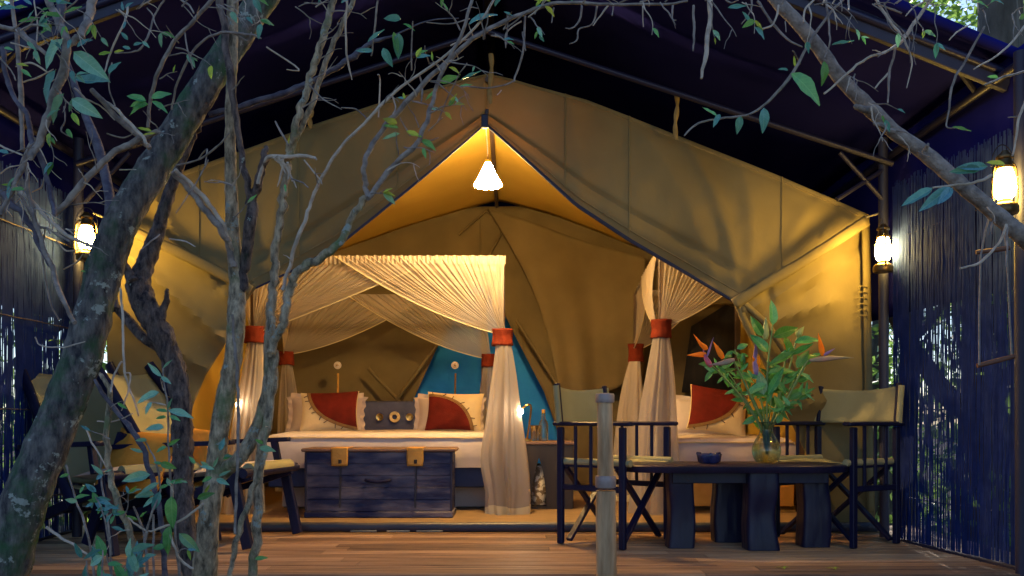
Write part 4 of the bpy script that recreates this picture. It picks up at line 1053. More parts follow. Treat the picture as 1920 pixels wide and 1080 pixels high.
def limb(parent, name, pts, Y, m, n=9, rough=.10, per=6, rf=14, dy=.03, seed=0):
    """pts (px, py, width px); Y a depth or (start, end)"""
    Ya, Yb = (Y, Y) if not isinstance(Y, tuple) else Y
    Q = catmull([tuple(map(float, p)) for p in pts], per); k = len(Q); out = []; rr = []
    for i, (px, py, w) in enumerate(Q):
        yy = lerp(Ya, Yb, i/(k-1))+dy*nz(i*.11/ max(1, per/6), seed+px*.001)
        if w < 20: px += .45*w*nz(i*.45, seed+3.3, py*.01); py += .35*w*nz(i*.45, seed+8.1, px*.01); w *= 1+.35*max(0, nz(i*.8, seed+px*.01))
        out.append(P(px, py, yy)); rr.append(max(.0008, w/2*yy/F))
    return MB().tube(out, [r*WS for r in rr], n, rough=rough, rf=rf).build(name, M[m], parent)
WS = .75
def root_at(px, Y, z=GZ): p = P(px, HORIZON, Y); p.z = z; return p

# the leaning mossy trunk
t1 = thing('leaning_tree', 'thick mossy trunk with pale lichen leaning across the left', 'tree', root_at(-20, 2.62))
limb(t1, 'trunk', [(-40, 1200, 150), (0, 1080, 126), (46, 940, 108), (103, 800, 98), (152, 675, 92), (186, 545, 86), (214, 450, 84), (245, 385, 82), (298, 300, 78), (357, 205, 74), (425, 100, 70), (492, 0, 66), (560, -100, 60)], (2.60, 2.92), 'bark1', 60, .10, 18, 18)
for pts, m in (([(216, 575, 20), (240, 600, 24), (266, 630, 26), (302, 655, 22)], 'bark2'),):
    limb(t1, 'branch', pts, 3.06, m, 12, .12)

# dark rough trunk behind it
t2 = thing('rough_tree', 'dark rough barked trunk standing behind the leafy sapling', 'tree', root_at(372, 2.95))
limb(t2, 'trunk', [(385, 1200, 52), (362, 1080, 48), (348, 990, 46), (345, 915, 46), (342, 820, 50), (334, 715, 52), (302, 630, 58), (262, 550, 60), (268, 510, 50), (288, 455, 38), (303, 410, 32), (322, 350, 27), (348, 285, 22), (372, 230, 18)], (2.95, 3.05), 'bark2', 40, .22, 18, 34)
limb(t2, 'branch', [(303, 600, 20), (308, 565, 16), (314, 542, 8)], 2.97, 'bark2', 10, .15)
limb(t2, 'branch', [(250, 530, 30), (238, 505, 22), (232, 490, 14)], 2.97, 'bark2', 10, .15)
limb(t2, 'branch', [(215, 580, 22), (202, 480, 24), (206, 385, 24), (200, 340, 24), (184, 275, 24), (160, 215, 20), (140, 160, 16), (118, 90, 14)], (3.05, 3.3), 'twigdark', 12, .08)

WS = .92
# forked grey-green stems
t4 = thing('forked_tree', 'grey green tree forking into several stems left of centre', 'tree', root_at(385, 2.7))
limb(t4, 'trunk', [(380, 1200, 60), (384, 1080, 50), (392, 965, 42), (405, 890, 40), (410, 820, 38), (424, 740, 38), (438, 665, 36), (443, 590, 36), (444, 540, 32), (440, 480, 28), (435, 400, 26), (432, 300, 23), (432, 215, 21), (435, 125, 21), (436, 50, 22), (436, -20, 22)], (2.70, 2.72), 'bark3', 30, .13, 16, 36)
limb(t4, 'branch', [(400, 905, 30), (425, 880, 30), (452, 855, 29), (480, 810, 29), (500, 750, 29), (508, 708, 30), (506, 640, 23), (510, 580, 19), (516, 500, 16), (529, 400, 16), (537, 325, 15), (543, 288, 15), (551, 245, 14), (575, 170, 14), (600, 85, 14), (628, 0, 13)], (2.70, 2.6), 'bark3', 22, .13, 14, 36)
limb(t4, 'branch', [(541, 300, 12), (556, 258, 12), (585, 190, 12), (614, 105, 11), (642, 50, 10), (665, -10, 9)], (2.62, 2.68), 'bark3', 10, .08)
limb(t4, 'branch', [(506, 665, 16), (520, 630, 17), (532, 600, 17), (538, 560, 17), (546, 525, 17), (565, 502, 17), (605, 480, 17), (640, 446, 15), (664, 400, 13), (690, 370, 13)], (2.62, 2.55), 'bark3', 12, .10)
limb(t4, 'branch', [(690, 370, 12), (686, 345, 11), (682, 310, 10), (700, 270, 10), (740, 215, 10), (805, 145, 10), (855, 100, 10), (920, 52, 9), (990, 22, 8), (1045, 6, 7), (1140, 8, 6), (1240, 8, 5), (1290, 2, 4)], (2.55, 2.5), 'twig', 9, .08)
limb(t4, 'branch', [(690, 370, 11), (738, 312, 11), (785, 262, 10), (806, 210, 9), (822, 155, 8), (846, 100, 7), (868, 60, 7), (885, 0, 6)], (2.55, 2.45), 'twig', 9, .08)
limb(t4, 'branch', [(530, 545, 8), (546, 490, 8), (570, 415, 8), (584, 380, 7), (600, 340, 7), (640, 275, 6), (690, 225, 6), (740, 172, 6), (838, 102, 5), (900, 40, 5), (930, -10, 5)], (2.6, 2.5), 'twigpale', 8, .12)
limb(t4, 'branch', [(455, 540, 18), (462, 480, 22), (468, 425, 24), (474, 390, 24), (468, 360, 15), (452, 285, 13), (441, 210, 13), (426, 110, 14), (414, 0, 14)], (2.72, 2.66), 'bark2', 12, .12)
limb(t4, 'branch', [(470, 405, 20), (482, 352, 18), (494, 300, 16), (500, 275, 10)], (2.70, 2.66), 'bark2', 10, .16)
limb(t4, 'branch', [(484, 345, 8), (500, 298, 9), (540, 293, 8), (580, 294, 7), (594, 298, 4)], (2.66, 2.58), 'twigpale', 8, .14)
for a in ((520, 292, 556, 352), (528, 300, 548, 340), (532, 296, 520, 350), (540, 305, 540, 336), (515, 295, 535, 325)):
    limb(t4, 'splinter', [(a[0], a[1], 5), ((a[0]+a[2])/2+3, (a[1]+a[3])/2, 6), (a[2], a[3], 2)], 2.57, 'twigpale', 6, .1, 4)
limb(t4, 'branch', [(326, 322, 11), (370, 370, 13), (408, 424, 14), (428, 458, 14), (438, 500, 12)], (2.6, 2.7), 'twig', 9, .10)
limb(t4, 'branch', [(330, 318, 8), (382, 368, 9), (416, 420, 9), (434, 470, 8)], (2.58, 2.69), 'twigpale', 8, .10)
limb(t4, 'branch', [(470, 1200, 18), (476, 1080, 18), (482, 990, 19), (483, 915, 20), (490, 840, 20), (503, 780, 18), (514, 705, 13), (520, 660, 9)], 2.66, 'bark3', 12, .10)
limb(t4, 'branch', [(432, 1080, 10), (440, 1035, 11), (453, 980, 12), (466, 938, 12), (488, 885, 11), (497, 840, 9), (500, 800, 7)], 2.60, 'bark3', 10, .10)
limb(t4, 'vine', [(440, 1000, 6), (443, 930, 6), (446, 840, 6), (447, 757, 6), (444, 690, 6), (440, 640, 6), (436, 590, 5)], 2.58, 'twig', 7, .08)
limb(t4, 'branch', [(390, 215, 11), (450, 200, 12), (525, 176, 12), (580, 155, 11), (640, 122, 12), (668, 102, 13), (698, 80, 9), (740, 66, 4), (800, 40, 3), (860, 34, 2)], (2.9, 2.8), 'twigdark', 9, .10)
# many fine twigs on the forked tree
TW4 = [[(500, 88, 3), (560, 130, 3), (538, 130, 2)], [(580, 160, 3), (605, 185, 3), (640, 205, 2)], [(516, 228, 3), (528, 250, 4), (540, 272, 3)], [(570, 300, 3), (598, 335, 3), (604, 345, 2)], [(545, 335, 3), (566, 342, 3), (578, 352, 2)],
       [(985, 30, 4), (980, 100, 4), (966, 145, 4), (958, 155, 3), (915, 165, 3), (880, 162, 3), (862, 163, 2)], [(978, 40, 3), (950, 60, 3), (948, 90, 2)], [(952, 30, 3), (950, 85, 2)], [(980, 60, 3), (985, 95, 2)], [(940, 170, 3), (932, 178, 2)],
       [(1090, 10, 4), (1088, 35, 4), (1075, 52, 3), (1060, 53, 2)], [(1120, 10, 4), (1110, 45, 3), (1085, 55, 3), (1082, 75, 3), (1068, 82, 2)], [(1140, 10, 4), (1125, 30, 3), (1112, 48, 2)], [(1150, 8, 3), (1148, 30, 2)], [(1038, 15, 3), (1034, 42, 2)], [(1205, 8, 3), (1206, 50, 2)], [(1262, 6, 4), (1260, 35, 3), (1268, 38, 2)],
       [(820, 230, 3), (836, 190, 3), (858, 145, 3), (876, 118, 2)], [(804, 245, 3), (830, 220, 2)], [(770, 255, 3), (755, 232, 3), (750, 220, 2)], [(785, 268, 3), (812, 262, 3), (822, 258, 2)], [(735, 180, 3), (742, 200, 3), (736, 215, 2)], [(772, 132, 3), (772, 80, 3), (774, 40, 2)], [(786, 140, 3), (792, 165, 4), (790, 190, 3)],
       [(710, 220, 3), (712, 150, 3), (708, 140, 2)], [(690, 225, 3), (668, 205, 3), (640, 202, 2)], [(696, 105, 3), (702, 60, 4), (708, 0, 4)], [(660, 150, 2), (650, 100, 4), (648, 40, 4), (652, 0, 4)], [(880, 35, 3), (842, 45, 3), (800, 42, 2)]]
for i, q in enumerate(TW4): limb(t4, 'twig', q, (2.55, 2.5), 'twig' if i % 3 else 'twigpale', 6, .08, 5, seed=i)
for px, py, a, L, k in ((640, 5, 20, 40, 'leafteal'), (880, 45, 25, 55, 'leafteal'), (945, 22, -40, 22, 'leafteal'), (928, 12, 60, 26, 'leafteal'), (1002, 0, 5, 30, 'leaflime'), (690, 78, 20, 40, 'leafteal'), (718, 90, -65, 36, 'leafteal'), (738, 60, -80, 40, 'leaf'), (748, 62, -95, 44, 'leafteal'), (756, 45, -20, 24, 'leafdark'), (752, 36, 170, 34, 'leafteal'), (700, 95, 190, 34, 'leafteal'),
        (864, 150, 12, 42, 'leafteal'), (842, 126, -20, 24, 'leaflime'), (826, 155, 20, 36, 'leaf'), (820, 172, 205, 28, 'leaf'), (862, 162, 0, 24, 'leaf'), (745, 232, 160, 28, 'leaflime'), (748, 240, 175, 32, 'leaf'), (750, 250, 205, 36, 'leafpale'), (762, 246, -30, 38, 'leaflime'), (790, 262, -35, 36, 'leaf'), (806, 205, 5, 24, 'leafpale'), (815, 256, 10, 18, 'twigpale'),
        (534, 345, -80, 16, 'leaf'), (541, 270, 70, 16, 'leaflime'), (418, 860, 20, 14, 'leaf'), (478, 1048, 8, 24, 'leaf'), (486, 840, -5, 30, 'leafpale'), (494, 832, 150, 18, 'leaf'), (412, 845, 70, 26, 'leafteal'), (420, 855, 10, 16, 'leafpale'), (402, 880, 170, 28, 'leafpale'), (398, 895, 200, 24, 'leaf'), (410, 893, 20, 26, 'leafpale'), (400, 876, 60, 22, 'leafpale'), (406, 898, -20, 28, 'leafpale'), (392, 878, 140, 22, 'leafpale')):
    if k in LM: leaf(t4, px, py, a, L, 2.52, k)

# leafy sapling in front
sp = thing('leafy_sapling', 'slender sapling with broad fresh green leaves before the rough trunk', 'sapling', root_at(335, 2.4))
limb(sp, 'stem', [(345, 1200, 6), (336, 1060, 6), (330, 1020, 5), (326, 965, 5), (320, 900, 5), (316, 840, 4), (315, 765, 4), (308, 720, 3), (305, 690, 3)], 2.4, 'twig', 7, .05)
limb(sp, 'stem', [(262, 1060, 5), (275, 1000, 5), (285, 960, 4), (300, 920, 4), (296, 880, 4), (285, 850, 3), (272, 828, 3)], 2.38, 'twig', 7, .05)
limb(sp, 'stem', [(380, 945, 5), (340, 975, 5), (300, 990, 5), (280, 996, 4), (258, 985, 4), (240, 970, 3)], 2.40, 'twigpale', 7, .05)
limb(sp, 'stem', [(362, 1066, 5), (340, 1050, 5), (325, 1020, 5), (318, 990, 4)], 2.38, 'twigpale', 7, .05)
for px, py, a, L, k in ((303, 706, 135, 36, 'leafpale'), (306, 690, 35, 24, 'leafpale'), (302, 706, -35, 30, 'leafpale'), (299, 735, 205, 46, 'leafpale'), (314, 768, 55, 26, 'leafpale'), (316, 770, -12, 46, 'leafpale'), (314, 772, 165, 22, 'leaf'), (312, 782, 185, 20, 'leaf'), (318, 780, -20, 22, 'leaf'), (308, 802, 175, 36, 'leafpale'), (316, 835, 25, 28, 'leaf'), (313, 838, 200, 26, 'leaf'), (276, 826, 170, 22, 'leafpale'), (268, 848, 165, 24, 'leafpale'),
        (300, 868, -20, 30, 'leaf'), (282, 890, 190, 54, 'leafpale'), (318, 905, 10, 22, 'leaf'), (315, 910, 195, 20, 'leaf'), (298, 905, 215, 40, 'leafpale'), (290, 928, 180, 44, 'leafpale'), (300, 922, 250, 40, 'leafteal'), (322, 930, -88, 62, 'leaf'), (320, 985, -100, 58, 'leaf'), (336, 1000, -45, 52, 'leafpale'), (310, 1026, 178, 30, 'leaf'), (384, 925, 60, 20, 'leaflime'), (370, 935, 20, 34, 'leaf'), (352, 905, 170, 16, 'leafpale'), (366, 870, 130, 20, 'leaf'), (292, 930, 225, 30, 'leafpale'),
        (303, 870, 160, 16, 'leaf'), (262, 1060, 95, 46, 'leafteal'), (270, 1045, 20, 22, 'leafpale')):
    leaf(sp, px, py, a, L, 2.37, k, var=0 if L > 40 else None)
# bare young stems
ys = thing('bare_sapling', 'thin bare grey stems rising in front of the left chair', 'sapling', root_at(300, 2.5))
for q, m in (([(275, 1150, 13), (258, 1035, 13), (225, 955, 13), (206, 890, 12), (200, 820, 12), (203, 770, 11), (208, 735, 10), (193, 708, 8), (186, 700, 5)], 'bark3'), ([(312, 1150, 11), (308, 1040, 11), (304, 985, 11), (285, 900, 11), (262, 828, 11), (228, 782, 10), (192, 735, 9), (178, 712, 6)], 'twigdark'),
             ([(226, 540, 5), (230, 600, 5), (232, 680, 5), (240, 720, 4), (250, 745, 4), (260, 780, 3)], 'twigpale'), ([(228, 678, 4), (214, 705, 4), (208, 735, 4)], 'twigpale'), ([(234, 700, 3), (245, 702, 3), (240, 735, 3), (228, 770, 2)], 'twigpale'),
             ([(66, 632, 3), (78, 648, 3), (120, 651, 3), (160, 640, 2)], 'twigpale'), ([(160, 800, 4), (172, 830, 4), (190, 858, 3), (200, 880, 2)], 'twigpale'), ([(86, 988, 6), (110, 1005, 6), (150, 1030, 5), (180, 1055, 4), (195, 1080, 4)], 'twigpale'),
             ([(124, 872, 4), (140, 930, 4), (160, 985, 5), (172, 1040, 5), (180, 1120, 5)], 'twig'), ([(250, 950, 4), (270, 1000, 5), (275, 1060, 6), (276, 1120, 6)], 'twig'), ([(190, 860, 3), (190, 900, 4), (200, 960, 4), (210, 1040, 4)], 'twig'), ([(287, 965, 4), (288, 1010, 5), (288, 1100, 5)], 'twig'), ([(182, 790, 3), (215, 790, 3), (250, 775, 2)], 'twigpale')):
    limb(ys, 'stem', q, (2.5, 2.46), m, 8, .08)
for px, py, a, L, k in ((130, 890, 190, 20, 'leaf'), (140, 935, 20, 26, 'leaf'), (145, 940, 170, 22, 'leafpale'), (150, 925, 60, 18, 'leaf'), (196, 885, 10, 16, 'leafpale'), (216, 965, 20, 22, 'leaf'), (258, 975, 160, 24, 'leaf'), (262, 970, 30, 22, 'leaf')): leaf(ys, px, py, a, L, 2.44, k)
# low shrub at the bottom left
sh = thing('low_shrub', 'low shrub with blue green leaves at the bottom left', 'shrub', root_at(215, 2.2))
rs = random.Random(5)
for k in range(8):
    x0 = rs.uniform(170, 260); x1 = x0+rs.uniform(-40, 45); y1 = rs.uniform(1010, 1070)
    limb(sh, 'stem', [(x0, 1200, 5), ((x0+x1)/2, 1100, 4), (x1, y1, 3)], 2.25+rs.uniform(-.1, .1), 'twig', 6, .05, 5, seed=k)
    for j in range(4): leaf(sh, x1+rs.uniform(-12, 12), y1+rs.uniform(-5, 70), rs.uniform(-40, 220), rs.uniform(22, 42), 2.22+rs.uniform(-.1, .1), rs.choice(['leafteal', 'leafteal', 'leafpale', 'leafdark']), rs)
for k in range(14): leaf(sh, rs.uniform(165, 215), rs.uniform(880, 1000), rs.uniform(0, 360), rs.uniform(14, 26), 2.3, rs.choice(['leafteal', 'leafpale']), rs) if False else None
for px, py in ((178, 930), (196, 950), (212, 965), (185, 960), (205, 985), (190, 940), (172, 945)):
    for j in range(3): leaf(sh, px+rs.uniform(-8, 8), py+rs.uniform(-8, 8), rs.uniform(-30, 210), rs.uniform(16, 28), 2.3, rs.choice(['leafteal', 'leafteal', 'leaf']), rs)
limb(sh, 'stem', [(215, 1150, 5), (205, 1020, 4), (192, 960, 3), (178, 930, 2)], 2.3, 'twig', 6, .05)

# tangle at the upper left
tl = thing('overhanging_branch', 'tangle of thin branches with large leaves at the upper left', 'branch', P(90, -40, 2.5), 0, 'overhanging branches')
TLB = [([(84, -20, 14), (104, 30, 15), (120, 68, 16), (120, 115, 17), (97, 200, 17), (72, 268, 15), (57, 296, 12)], 'twig'), ([(176, -10, 16), (168, 30, 16), (156, 60, 15), (138, 78, 14), (122, 95, 12)], 'twig'), ([(118, -10, 18), (112, 30, 18), (118, 70, 16)], 'twigdark'),
       ([(22, -10, 7), (30, 60, 8), (36, 130, 9), (40, 200, 9), (42, 285, 8)], 'twig'), ([(5, 90, 10), (15, 150, 10), (30, 190, 9), (48, 212, 10), (60, 260, 10), (85, 325, 10), (98, 380, 9), (102, 405, 8)], 'twigdark'), ([(66, 258, 10), (46, 302, 10), (20, 362, 9), (0, 404, 8)], 'twig'),
       ([(48, 300, 8), (52, 345, 8), (62, 405, 9), (84, 468, 9), (104, 520, 10), (125, 580, 9), (140, 605, 8)], 'twig'), ([(-5, 358, 13), (30, 390, 14), (58, 424, 14), (80, 470, 12), (98, 500, 10)], 'twigdark'), ([(32, 352, 7), (80, 400, 8), (125, 440, 8), (172, 462, 7)], 'twigpale'), ([(36, 362, 6), (70, 420, 6), (90, 430, 5), (130, 452, 5)], 'twig'),
       ([(102, 402, 12), (150, 350, 13), (200, 296, 13), (250, 266, 12), (296, 246, 10)], 'twig'), ([(172, 168, 10), (214, 214, 11), (250, 246, 11), (282, 278, 9)], 'twig'), ([(180, 178, 7), (220, 208, 7), (262, 250, 7), (276, 272, 6)], 'twigpale'),
       ([(278, 240, 7), (282, 190, 7), (300, 125, 8), (330, 75, 8), (365, 36, 8), (402, -5, 8)], 'twig'), ([(322, 205, 4), (336, 145, 5), (370, 86, 5), (415, 61, 5), (468, 65, 5), (490, 72, 3)], 'twig'), ([(440, 62, 3), (464, 76, 3), (472, 60, 2)], 'twig'), ([(0, 48, 9), (40, 62, 10), (70, 88, 9), (95, 110, 7)], 'twig'), ([(240, 10, 4), (234, 40, 4), (210, 90, 4), (198, 130, 3), (192, 150, 2)], 'twigpale'),
       ([(308, 0, 4), (290, 30, 4), (276, 70, 4), (262, 92, 4), (244, 98, 3), (215, 100, 2)], 'twig'), ([(332, -5, 4), (352, 8, 4), (364, 25, 3)], 'twig'), ([(346, 58, 3), (350, 85, 3), (362, 130, 3)], 'twig'), ([(20, 80, 3), (60, 90, 3), (90, 78, 2)], 'twigpale'), ([(30, 125, 3), (60, 118, 4), (88, 135, 3)], 'twigpale'),
       ([(0, 110, 4), (20, 130, 3), (30, 150, 3)], 'twig'), ([(40, 155, 3), (70, 145, 3), (100, 130, 2)], 'twigpale'), ([(0, 272, 4), (20, 282, 4), (42, 290, 3)], 'twigpale'), ([(0, 326, 3), (15, 315, 3), (36, 310, 2)], 'twigpale'), ([(84, 430, 4), (80, 480, 4), (92, 560, 4), (110, 600, 3)], 'twig'), ([(105, 452, 3), (125, 470, 3), (148, 468, 2)], 'twigpale'), ([(120, 505, 3), (145, 490, 3), (158, 472, 2)], 'twigpale'),
       ([(210, 118, 3), (204, 160, 3), (216, 200, 3)], 'twig'), ([(140, 165, 4), (160, 185, 4), (190, 200, 3), (215, 225, 2)], 'twigpale'), ([(330, 310, 4), (372, 300, 4), (410, 272, 4), (430, 250, 3)], 'twig'), ([(372, 300, 3), (388, 280, 3), (384, 310, 2)], 'twig'), ([(390, 300, 3), (370, 340, 3), (350, 370, 3), (330, 400, 2)], 'twig'), ([(200, 250, 3), (230, 258, 3), (252, 250, 2)], 'twig'), ([(225, 318, 3), (255, 318, 2)], 'twigpale'),
       ([(64, 0, 3), (70, 60, 3), (62, 110, 2)], 'twigpale'), ([(120, 200, 3), (122, 225, 3), (115, 245, 3), (135, 258, 2)], 'twig'), ([(85, 325, 3), (78, 350, 3), (60, 360, 2)], 'twig'), ([(318, 448, 3), (345, 452, 3), (366, 462, 2)], 'twigpale'), ([(300, 440, 3), (280, 455, 3), (262, 470, 2)], 'twig')]
for i, (q, m) in enumerate(TLB): limb(tl, 'twig', q, (2.5+.02*(i % 5), 2.42+.03*(i % 4)), m, 9 if q[0][2] > 6 else 6, .10, 6, seed=i)
for px, py, a, L, k, v in ((118, 72, 235, 66, 'leafpale', 1), (105, 130, 240, 66, 'leafteal', 1), (138, 98, -38, 82, 'leafpale', 0), (140, 148, -10, 72, 'leafteal', 2), (134, 186, -30, 58, 'leafpale', 1), (120, 175, 238, 62, 'leafpale', 0), (88, 222, 40, 30, 'leafpale', 0), (118, 30, 180, 38, 'leaf', 2), (72, 35, 195, 36, 'leaf', 2), (95, 55, 200, 26, 'leaf', 0), (120, 25, 5, 42, 'leaf', 2), (145, 88, 40, 28, 'leafteal', 1), (160, 78, 20, 14, 'leafteal', 0), (204, 138, 60, 32, 'leafteal', 1), (185, 102, 0, 28, 'leaflime', 2), (214, 98, -5, 24, 'leaflime', 2), (250, 85, 20, 18, 'leafteal', 0), (245, 92, 160, 18, 'leafteal', 0), (240, 75, 130, 20, 'leafteal', 0),
                         (135, 212, -55, 38, 'leaflime', 2), (125, 242, -50, 32, 'leaf', 2), (30, 120, -20, 30, 'leaflime', 2), (40, 130, -40, 28, 'leaf', 2), (132, 88, 80, 12, 'leaf', 0), (60, 10, 150, 30, 'leafteal', 2), (0, 18, 10, 36, 'leafteal', 0), (28, 14, -10, 30, 'leaf', 2), (90, 0, 0, 30, 'leaf', 1), (272, 192, 185, 34, 'leaf', 0), (274, 190, 160, 40, 'leafdark', 0), (278, 195, 190, 30, 'leafdark', 1), (284, 184, 25, 36, 'leaf', 1), (285, 190, -25, 32, 'leaf', 1), (278, 196, 210, 40, 'leaf', 0), (285, 246, 175, 26, 'leaflime', 2), (292, 250, 200, 24, 'leaflime', 2), (235, 15, 40, 18, 'leafteal', 0), (236, 40, -100, 18, 'leafteal', 2), (152, 508, -10, 10, 'leaf', 0), (90, 640, 20, 10, 'leaflime', 0), (232, 20, 100, 16, 'leafteal', 0), (8, 90, -10, 18, 'leaf', 0)):
    leaf(tl, px, py, a, L, 2.40, k, var=v)

# diagonal branch at the right with hanging twigs
tr = thing('overhanging_branch', 'long grey branch slanting down across the upper right', 'branch', P(1450, -30, 2.8), 0, 'overhanging branches')
limb(tr, 'bough', [(1430, -30, 24), (1455, 0, 25), (1495, 42, 26), (1540, 97, 27), (1576, 147, 27), (1630, 202, 30), (1675, 246, 29), (1730, 284, 29), (1785, 332, 30), (1840, 378, 31), (1890, 420, 33), (1930, 455, 35), (2000, 520, 38)], (2.75, 2.85), 'twig', 16, .10, 8, 26)
limb(tr, 'stub', [(1636, 206, 16), (1612, 204, 13), (1602, 198, 8)], 2.73, 'twig', 9, .15)
limb(tr, 'stub', [(1676, 248, 12), (1650, 235, 9), (1636, 231, 5)], 2.72, 'twig', 8, .15)
limb(tr, 'stub', [(1735, 285, 10), (1738, 276, 8), (1739, 270, 4)], 2.75, 'twig', 8, .15)
TRT = [[(1585, -5, 5), (1540, 45, 6), (1495, 120, 6), (1478, 148, 7), (1445, 186, 5), (1405, 214, 4), (1355, 222, 4), (1310, 231, 4), (1283, 255, 3)], [(1748, -5, 6), (1710, 50, 7), (1680, 88, 6), (1625, 110, 5), (1590, 136, 5), (1546, 176, 4)], [(1680, 88, 5), (1668, 135, 5), (1665, 194, 3)], [(1668, 135, 4), (1640, 165, 3)],
       [(1845, 50, 4), (1810, 115, 5), (1786, 155, 5), (1780, 200, 4), (1775, 236, 3), (1790, 240, 2)], [(1925, 45, 5), (1880, 96, 4), (1825, 130, 3)], [(1925, 133, 4), (1880, 145, 4), (1845, 160, 3)], [(1925, 185, 6), (1910, 225, 5), (1901, 280, 4), (1898, 292, 3)], [(1910, 218, 3), (1890, 220, 2)], [(1640, -5, 5), (1670, 40, 5), (1695, 75, 4), (1710, 115, 3), (1700, 165, 2)], [(1420, 3, 5), (1450, 45, 5), (1480, 76, 4), (1504, 88, 3)],
       [(1332, -5, 10), (1328, 65, 9), (1321, 110, 8), (1314, 148, 5)], [(1300, 10, 5), (1301, 60, 5), (1300, 95, 3)], [(1888, 420, 6), (1870, 460, 5), (1836, 492, 5), (1800, 503, 4)], [(1886, 422, 5), (1888, 460, 4), (1886, 500, 2)], [(1860, 328, 6), (1830, 342, 6), (1800, 346, 5), (1765, 350, 4), (1748, 352, 3)], [(1548, -5, 4), (1554, 50, 4), (1556, 80, 3), (1546, 108, 3)], [(1460, 10, 4), (1450, 45, 4), (1420, 57, 3)],
       [(1410, -5, 4), (1408, 20, 3), (1390, 45, 2)], [(1530, -5, 4), (1508, 20, 4), (1508, 42, 3)], [(1472, 40, 2), (1474, 60, 2)], [(1740, 0, 4), (1715, 12, 3), (1698, 30, 2)], [(1355, -5, 3), (1370, 5, 3), (1385, 0, 2)], [(1590, -5, 4), (1592, 18, 3)], [(1690, 25, 4), (1660, 12, 3), (1640, 8, 2)], [(1820, 45, 3), (1795, 60, 3), (1780, 75, 2)], [(1500, 120, 3), (1490, 100, 3), (1486, 95, 2)]]
for i, q in enumerate(TRT): limb(tr, 'twig', q, (2.66, 2.6), 'twigpale' if i % 2 else 'twig', 7, .10, 6, seed=i)
for px, py, a, L, k, v in ((1484, 138, -38, 78, 'leaf', 1), (1478, 132, 170, 20, 'leafteal', 0), (1545, 115, -85, 42, 'leafdark', 1), (1560, 84, 5, 42, 'leafteal', 2), (1432, 202, -85, 44, 'leafteal', 1), (1388, 218, -100, 32, 'leafteal', 1), (1350, 214, -120, 28, 'leafteal', 0), (1345, 218, 160, 34, 'leaf', 2), (1365, 14, 0, 34, 'leafteal', 2), (1392, 22, -60, 32, 'leafteal', 2), (1445, 0, 70, 30, 'leafteal', 0), (1560, -2, 20, 24, 'leafteal', 0), (1786, 238, -20, 34, 'leaf', 2), (1872, 145, 190, 30, 'leaf', 2),
                         (1840, 316, 190, 66, 'leafteal', 2), (1852, 312, 185, 62, 'leafteal', 2), (1750, 352, 215, 70, 'leafteal', 2), (1785, 352, 225, 62, 'leafteal', 2), (1782, 350, 220, 78, 'leafteal', 2), (1885, 308, 185, 46, 'leaflime', 2), (1490, 125, 100, 20, 'leaflime', 2)):
    leaf(tr, px, py, a, L, 2.58, k, var=v)

# fine side twigs with small leaves along the main branches
rt = random.Random(31)
def fine(parent, line, n, Y, L=(28, 80), lf=.35, mats=('twig', 'twigpale', 'twig')):
    for k in range(n):
        t = rt.uniform(.05, .97); p = along(line, t); q = along(line, min(1, t+.02)); r = along(line, max(0, t-.02))
        base = math.atan2(q[1]-r[1], q[0]-r[0])+rt.choice((-1, 1))*rt.uniform(.35, 1.2); ln = rt.uniform(*L); yy = Y+rt.uniform(-.12, .05)
        def chain(x, y, ang, ln, w, m):
            pts = [(x, y, w)]
            for j in range(5):
                ang += rt.uniform(-.35, .35)+.10*math.cos(ang); x += math.cos(ang)*ln/5; y += math.sin(ang)*ln/5; pts.append((x, y, max(1.1, w*(1-j*.16))))
            limb(parent, 'twig', pts, (yy, yy-.04), m, 5, .08, 3, seed=k+ln); return pts, ang
        m = rt.choice(mats); w = rt.uniform(2.2, 3.4); pts, ang = chain(p[0], p[1], base, ln, w, m)
        if rt.random() < .6: j = rt.randrange(2, 5); chain(pts[j][0], pts[j][1], ang+rt.choice((-1, 1))*rt.uniform(.5, 1.0), ln*.5, w*.75, m)
        if rt.random() < lf:
            for j in range(rt.randrange(1, 4)):
                e = pts[rt.randrange(3, 6)]; leaf(parent, e[0], e[1], -math.degrees(ang)+rt.uniform(-60, 60), rt.uniform(14, 30), yy-.04, rt.choice(('leaf', 'leafteal', 'leafpale', 'leaflime')), rt)
WS = .9
fine(tl, [(0, 50), (120, 70), (97, 200), (57, 296), (20, 362)], 22, 2.46, (30, 90), .5)
fine(tl, [(0, 358), (80, 400), (170, 460)], 9, 2.46, (25, 70), .15)
fine(tl, [(102, 402), (200, 296), (296, 246), (300, 125), (400, 0)], 14, 2.46, (25, 80), .3)
fine(tl, [(20, 10), (180, 20), (420, 8), (640, 15)], 22, 2.44, (30, 90), .5)
fine(t4, [(437, 480), (432, 300), (436, 50)], 5, 2.66, (25, 70), .2)
fine(t4, [(543, 288), (600, 85), (628, 0)], 7, 2.6, (25, 80), .3)
fine(t4, [(640, 446), (690, 370), (806, 210), (885, 0)], 10, 2.5, (25, 80), .35)
fine(t4, [(700, 270), (855, 100), (1045, 6), (1280, 4)], 22, 2.5, (25, 90), .3)
fine(t4, [(530, 545), (600, 340), (740, 172), (900, 40)], 8, 2.55, (20, 60), .2)
fine(tr, [(1290, 0), (1500, 10), (1750, 5), (1920, 30)], 28, 2.6, (30, 100), .3)
fine(tr, [(1495, 42), (1675, 246), (1890, 420)], 10, 2.7, (25, 80), .2)
fine(tr, [(1740, 0), (1680, 88), (1546, 176)], 7, 2.6, (20, 60), .2)
fine(ys, [(260, 1040), (205, 890), (208, 735)], 6, 2.46, (20, 50), .5)
fine(sp, [(336, 1060), (316, 840), (305, 690)], 5, 2.38, (20, 45), .8)

